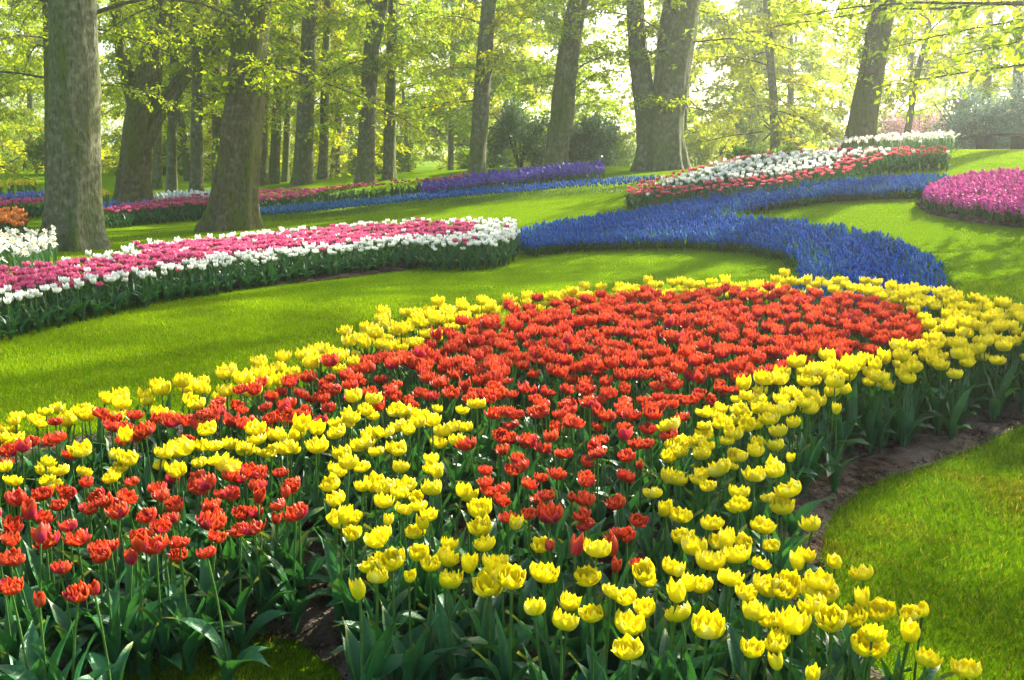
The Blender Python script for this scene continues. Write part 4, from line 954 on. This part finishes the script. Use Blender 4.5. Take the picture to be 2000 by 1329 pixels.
spray_tree(17.6, 30.4, 'unseen tall beech added beyond the right edge to throw shadow bands on the left lawn', 904, .4, 13.5, 19.5, 26, 5.0, .14, G1, (0, 0), topz=20, ntw=12, nlf=20, sag=.4, flat=.7)  # out of view, high dense crown added to cast bands over the left lawn
spray_tree(21.5, 24.0, 'broad beech far outside the right edge above the slope', 905, .4, 8, 14, 22, 4.5, .14, G1, (0, 0), topz=15, ntw=12, nlf=18, sag=.4, flat=.7)

w_, l_ = limb_tree(906, 1.75, 2.1, 6, 1.9, .10, (.24, .36, .012), ntw=9, nlf=12, rise=.12, r0=.02, bias=(-1.6, .95), start=.5, sag=.15, flat=.6, rvar=.08, twl=.8)
lb = link('low_branch', to_mesh('low_branch', w_, M_twig), twin); link('branch_leaves', to_mesh('branch_leaves', l_, M_fol, False), lb)

# the wood behind
rw = np.random.default_rng(77); k = 0
WOOD = ['tall young tree in pale spring leaf in the nearer rows of the wood', 'hazy tree in pale spring leaf deep in the wood']
for Y0, Y1, nr, sp in [(40, 44, 1, 6.5), (50, 56, 1, 7.0), (57, 60, 1, 8.0), (66, 70, 1, 8.5), (82, 90, 1, 10.0)]:
    for row in range(nr):
        Yr = Y0 + (Y1 - Y0) * (row + .5) / nr; half = .56 * Yr + 5
        for X in np.arange(-half, half, sp):
            x = X + rw.uniform(-.35, .35) * sp; y = Yr + rw.uniform(-.4, .4) * (Y1 - Y0) / nr
            fx = 1000 + F * x / y
            if Y0 < 60 and 1130 < fx < 1260 and rw.uniform() < .8: continue
            if fx > 1350 and rw.uniform() < (.6 if fx > 1600 else .3): continue
            z = float(tz(x, y)); near = Y0 < 45
            cr = cr_far[rw.integers(4)]
            e = link('woodland_tree', None, loc=(x, y, z), rz=rw.uniform(0, 6.28), sc=float(rw.uniform(.85, 1.15) * (1 if near else 1.15)))
            tag(e, WOOD[0] if near else WOOD[1], 'tree', 'trees in the nearer rows of the wood' if near else 'trees deep in the wood')
            if k < 4:
                t = np.linspace(0, 1, 12); Q = np.stack([.5 * np.sin(t * 4 + k), .3 * np.cos(t * 3 + k), -.2 + 14 * t], 1)
                _first[k] = trunk_mesh([(Q, (.10 + .035 * k) * (1 - .7 * t))], 950 + k, .3, .05, 10, 5)
            link('trunk', _first[k % 4], e); link('branches', cr.w, e); link('crown', cr.l, e); k += 1
print('wood trees', k)

# shrubs
def bushT(seed, rx, ry, rz_, n, size, col, clumps=26, flat=.8):
    rng = np.random.default_rng(seed); P = []; D = []
    c = rng.normal(0, 1, (clumps, 3)); c /= np.linalg.norm(c, axis=1)[:, None]; c[:, 2] = np.abs(c[:, 2]); c *= rng.uniform(.45, .95, (clumps, 1))
    idx = rng.integers(0, clumps, n); d = rng.normal(0, 1, (n, 3)); d /= np.linalg.norm(d, axis=1)[:, None]
    p = c[idx] + d * rng.uniform(.10, .30, (n, 1)); p = p[p[:, 2] > 0]; d = d[:len(p)]
    dd = p.copy(); dd /= np.linalg.norm(dd, axis=1)[:, None]; dd = dd + rng.normal(0, .5, dd.shape)
    return leaf_quads(p * np.array([rx, ry, rz_]), dd, size, rng, col, flat, yel=.1)
def bush(name, X, Y, dims, n, size, col, label, seed, mat=None, group=None, blossoms=None, clumps=26):
    z = float(tz(X, Y)); e = link(name, None, loc=(X, Y, z)); tag(e, label, 'shrub', group); rng = np.random.default_rng(seed)
    st = []
    for i in range(9):
        a = rng.uniform(0, 6.28); q = rng.uniform(.3, .75)
        st.append(tube([(0, 0, -.1), (math.cos(a) * dims[0] * q * .4, math.sin(a) * dims[1] * q * .4, dims[2] * .35), (math.cos(a) * dims[0] * q, math.sin(a) * dims[1] * q, dims[2] * .8)], [.04, .025, .01], 5, (1, 1, 1)))
    link('stems', to_mesh('stems', join(st), M_twig), e); link('foliage', to_mesh('foliage', bushT(seed, *dims, n, size, col, clumps), mat or M_ever, False), e)
    if blossoms:
        link('blossom', to_mesh('blossom', bushT(seed, *[x * 1.03 for x in dims], blossoms[0], blossoms[1], blossoms[2], clumps), M_petal, False), e)
def at_px(px, Y): return (px - 1000) / F * Y
bush('holly_bush', at_px(1015, 33), 33, (1.5, 1.2, 2.0), 6500, .12, (.11, .20, .075), 'dark green holly bush between the lone middle trunk and the elbowed trunk', 1001, clumps=13)
bush('holly_bush', at_px(1145, 34), 34, (1.4, 1.2, 1.9), 6500, .12, (.10, .19, .09), 'dark bluish green bush right of the elbowed trunk', 1002, clumps=13)
bush('rhododendron_bush', at_px(1880, 31.5), 31.5, (2.0, 1.4, 1.9), 8000, .12, (.22, .33, .25), 'grey green rhododendron behind the bench, left part', 1003, blossoms=(900, .07, (.7, .72, .66)), clumps=34)
bush('rhododendron_bush', at_px(2010, 30.5), 30.5, (1.9, 1.4, 2.4), 8000, .12, (.21, .32, .24), 'tall grey green rhododendron behind the bench at the right edge', 1004, blossoms=(900, .07, (.7, .72, .66)), clumps=34)
bush('magnolia_bush', at_px(1785, 38), 38, (1.7, 1.4, 2.1), 1500, .10, (.12, .16, .06), 'hazy pink blossoming bush right of the leaning tree', 1005, mat=M_fol, blossoms=(6000, .10, (.72, .42, .5)))
bush('low_bush', at_px(1455, 27.5), 27.5, (.75, .6, .42), 2500, .11, (.07, .19, .02), 'low bright green bush above the white tulips', 1006, mat=M_fol)
bush('low_bush', at_px(1530, 28.5), 28.5, (.6, .6, .32), 1800, .11, (.07, .19, .02), 'smaller low green bush left of the leaning tree', 1007, mat=M_fol)
rq = np.random.default_rng(88)
UND = [to_mesh('foliage', bushT(1100 + k, 1.9, 1.5, 1.9, 5000, .15, (G2, (.08, .17, .02), G3)[k], 24), M_fol, False) for k in range(3)]
UST = to_mesh('stems', join([tube([(0, 0, -.1), (math.cos(a) * .6, math.sin(a) * .5, .8), (math.cos(a) * 1.2, math.sin(a) * .9, 1.6)], [.04, .025, .01], 5) for a in (0, 1.2, 2.5, 3.7, 5)]), M_twig)
for Yr, sp in [(50, 5.0), (68, 6.0)]:
    half = .56 * Yr + 4
    for X in np.arange(-half, half, sp):
        x = X + rq.uniform(-.4, .4) * sp; y = Yr + rq.uniform(-3, 3); fx = 1000 + F * x / y
        if 1180 < fx < 1240 and Yr < 60: continue
        e = link('undergrowth_bush', None, loc=(x, y, float(tz(x, y))), rz=rq.uniform(0, 6.28), sc=tuple(rq.uniform(.75, 1.3, 3)))
        tag(e, 'loose light green bush of the undergrowth at the foot of the wood', 'shrub', 'bushes at the foot of the wood')
        link('stems', UST, e); link('foliage', UND[rq.integers(3)], e)
# far edge of the wood: nobody could count it
n = 22000; q = rq.uniform(0, 1, (n, 3)); X = (q[:, 0] - .5) * 190; Y = 105 + q[:, 1] * 25
cl = np.stack([(rq.uniform(0, 1, 260) - .5) * 190, 105 + rq.uniform(0, 25, 260), rq.uniform(.5, 6, 260)], 1)
ii = rq.integers(0, 260, n); P = cl[ii] + rq.normal(0, 1, (n, 3)) * np.array([2.2, 2.2, 1.5]); P[:, 2] = np.abs(P[:, 2]) + .4
o = link('distant_wood', to_mesh('distant_wood', leaf_quads(P, rq.normal(0, 1, (n, 3)), .55, rq, (.12, .2, .02), .8), M_fol, False)); tag(o, 'far off wood fading into the haze', 'wood', kind='stuff')

# ------------------------------------------------------------------ bench
def boxT(x0, x1, y0, y1, z0, z1, b=.01):
    vs = []; 
    for z, ins in ((z0, b), (z0 + b, 0), (z1 - b, 0), (z1, b)):
        vs += [(x0 + ins, y0 + ins, z), (x1 - ins, y0 + ins, z), (x1 - ins, y1 - ins, z), (x0 + ins, y1 - ins, z)]
    q = [(3, 2, 1, 0), (12, 13, 14, 15)]
    for k in range(3):
        for i in range(4): q.append((k * 4 + i, k * 4 + (i + 1) % 4, k * 4 + 4 + (i + 1) % 4, k * 4 + 4 + i))
    return T(vs, q, (1, 1, 1))
bp = at_depth(1958, 290, 27); be = link('park_bench', None, loc=(bp[0], 27, float(tz(bp[0], 27))), rz=.06)
tag(be, 'backless wooden bench on two dark blocks at the right edge of the rise', 'bench')
link('seat', to_mesh('seat', join([boxT(-.82, .98, -.22 + .152 * i, -.22 + .152 * i + .145, .40, .455) for i in range(3)]), M_wood, False), be)
M_block = ground_mat('bench_block', [(.012, .014, .018), (.022, .024, .028)], [8], .5, .02, 40)
for x in (-.52, .42): link('leg', to_mesh('leg', boxT(x - .11, x + .13, -.19, .2, -.05, .398, .015), M_block, False), be)

# ------------------------------------------------------------------ grass and litter
rg = np.random.default_rng(99)
def grass(name, label, y0, y1, dens, L, W, colr, worn=.25, var=.35):
    A_ = 0.5145 * 1.06
    n = int(((y1 ** 2 - y0 ** 2) * A_ + 5.6 * (y1 - y0)) * dens); y = rg.uniform(y0, y1, n * 2); y = y[rg.uniform(size=n * 2) < (y * A_ + 2.8) / (y1 * A_ + 2.8)][:n]; n = len(y); x = rg.uniform(-1, 1, n) * (y * A_ + 2.8)
    P = np.stack([x, y], 1); keep = np.ones(n, bool)
    for nm, pl in S.items():
        ins = inside(P, pl); d = edge_dist(P[ins], pl); kk = np.where(ins)[0]; keep[kk[d > rg.uniform(0, .05, len(kk))]] = False
    # thin, worn patches
    w_ = np.sin(P[:, 0] * 1.7 + 2 * np.sin(P[:, 1] * 1.3)) * np.sin(P[:, 1] * 2.3 + P[:, 0]) 
    keep &= rg.uniform(size=n) > .25 * np.clip(w_, 0, 1); P = P[keep]; n = len(P)
    z = tz(P[:, 0], P[:, 1]); a = rg.uniform(0, 6.28, n); l = L * rg.uniform(.5, 1.25, n); w = W * rg.uniform(.7, 1.2, n); ln = rg.uniform(.2, 1.1, n) * l
    s = np.stack([-np.sin(a), np.cos(a)], 1) * w[:, None] / 2; d = np.stack([np.cos(a), np.sin(a)], 1)
    B = np.column_stack([P, z - .004]); up = np.zeros((n, 3)); up[:, 2] = l; s3 = np.column_stack([s, np.zeros(n)]); d3 = np.column_stack([d * ln[:, None], np.zeros(n)])
    V = np.stack([B - s3, B + s3, B + s3 * .25 + up * .95 + d3, B - s3 * .25 + up + d3], 1).reshape(-1, 3)
    k = rg.uniform(1 - var, 1 + var, (n, 1))
    pt = np.clip((np.sin(P[:, 0] * 3.1 + 1.5 * np.sin(P[:, 1] * 2.7)) + np.sin(P[:, 1] * 4.3 - P[:, 0] * 1.9) + .8 * np.sin(P[:, 0] * 9 + P[:, 1] * 7 + 2 * np.sin(P[:, 1] * 5))) * .5, 0, 1)[:, None]; yv = rg.uniform(0, .3, (n, 1)); dry = (rg.uniform(size=(n, 1)) < .03)
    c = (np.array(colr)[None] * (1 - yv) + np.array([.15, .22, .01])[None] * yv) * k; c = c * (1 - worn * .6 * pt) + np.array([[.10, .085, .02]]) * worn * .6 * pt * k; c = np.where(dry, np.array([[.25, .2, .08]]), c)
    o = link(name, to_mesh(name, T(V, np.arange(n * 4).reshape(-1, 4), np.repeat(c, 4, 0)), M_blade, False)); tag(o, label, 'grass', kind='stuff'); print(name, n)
GR = (.135, .26, .001)
grass('near_grass', 'short rough green grass beside the big bed', 2.6, 5.6, 13000, .030, .0042, (.040, .115, .006), worn=.9)  # blade colour darkened to stand in for tree shade; brown patches are worn turf
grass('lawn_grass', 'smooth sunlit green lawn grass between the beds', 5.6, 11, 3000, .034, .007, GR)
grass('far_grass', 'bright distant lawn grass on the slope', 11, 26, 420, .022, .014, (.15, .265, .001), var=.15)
# crumbs and bark litter on the bare soil
n = 45000; lo = S['front'].min(0); P = np.stack([rg.uniform(-3, 5, n), rg.uniform(2.6, 8.5, n)], 1); P = P[inside(P, S['front'])]; n = len(P)
z = tz(P[:, 0], P[:, 1]) + .022
crumb = [T(np.array([(1, 0, 0), (0, 1, 0), (-1, 0, 0), (0, -1, 0), (.6, 0, .8), (0, .6, .7), (-.6, 0, .9), (0, -.6, .7)]) * np.array([1, .6, .7]), [(0, 1, 5, 4), (1, 2, 6, 5), (2, 3, 7, 6), (3, 0, 4, 7), (4, 5, 6, 7)], c) for c in [(.05, .035, .025), (.11, .07, .04), (.03, .022, .016)]]
m = scattered(crumb, rg.integers(0, 3, n), np.column_stack([P, z]), rg.uniform(0, 6.28, n), rg.uniform(.003, .013, n))
tag(link('soil_crumbs', to_mesh('soil_crumbs', m, M_soft, False)), 'dark crumbs of earth and bark litter on the bare soil', 'soil', kind='stuff')

# ------------------------------------------------------------------ morning haze
hz = bpy.data.meshes.new('haze'); x0, x1, y0, y1, z0, z1 = -262, 262, -70, 424, -12, 26
hz.from_pydata([(x, y, z) for x in (x0, x1) for y in (y0, y1) for z in (z0, z1)], [], [(0, 1, 3, 2), (4, 6, 7, 5), (0, 4, 5, 1), (2, 3, 7, 6), (0, 2, 6, 4), (1, 5, 7, 3)])
hm, hn, hl = new_mat('haze_air'); ho = hn.new('ShaderNodeOutputMaterial'); pv = hn.new('ShaderNodeVolumePrincipled')
pv.inputs['Color'].default_value = (.95, 1.0, .93, 1); pv.inputs['Density'].default_value = HAZE; pv.inputs['Anisotropy'].default_value = .7
hl.new(pv.outputs[0], ho.inputs['Volume']); hz.materials.append(hm)
tag(link('haze', hz), 'thin bright morning haze between the trees', 'haze', kind='stuff')
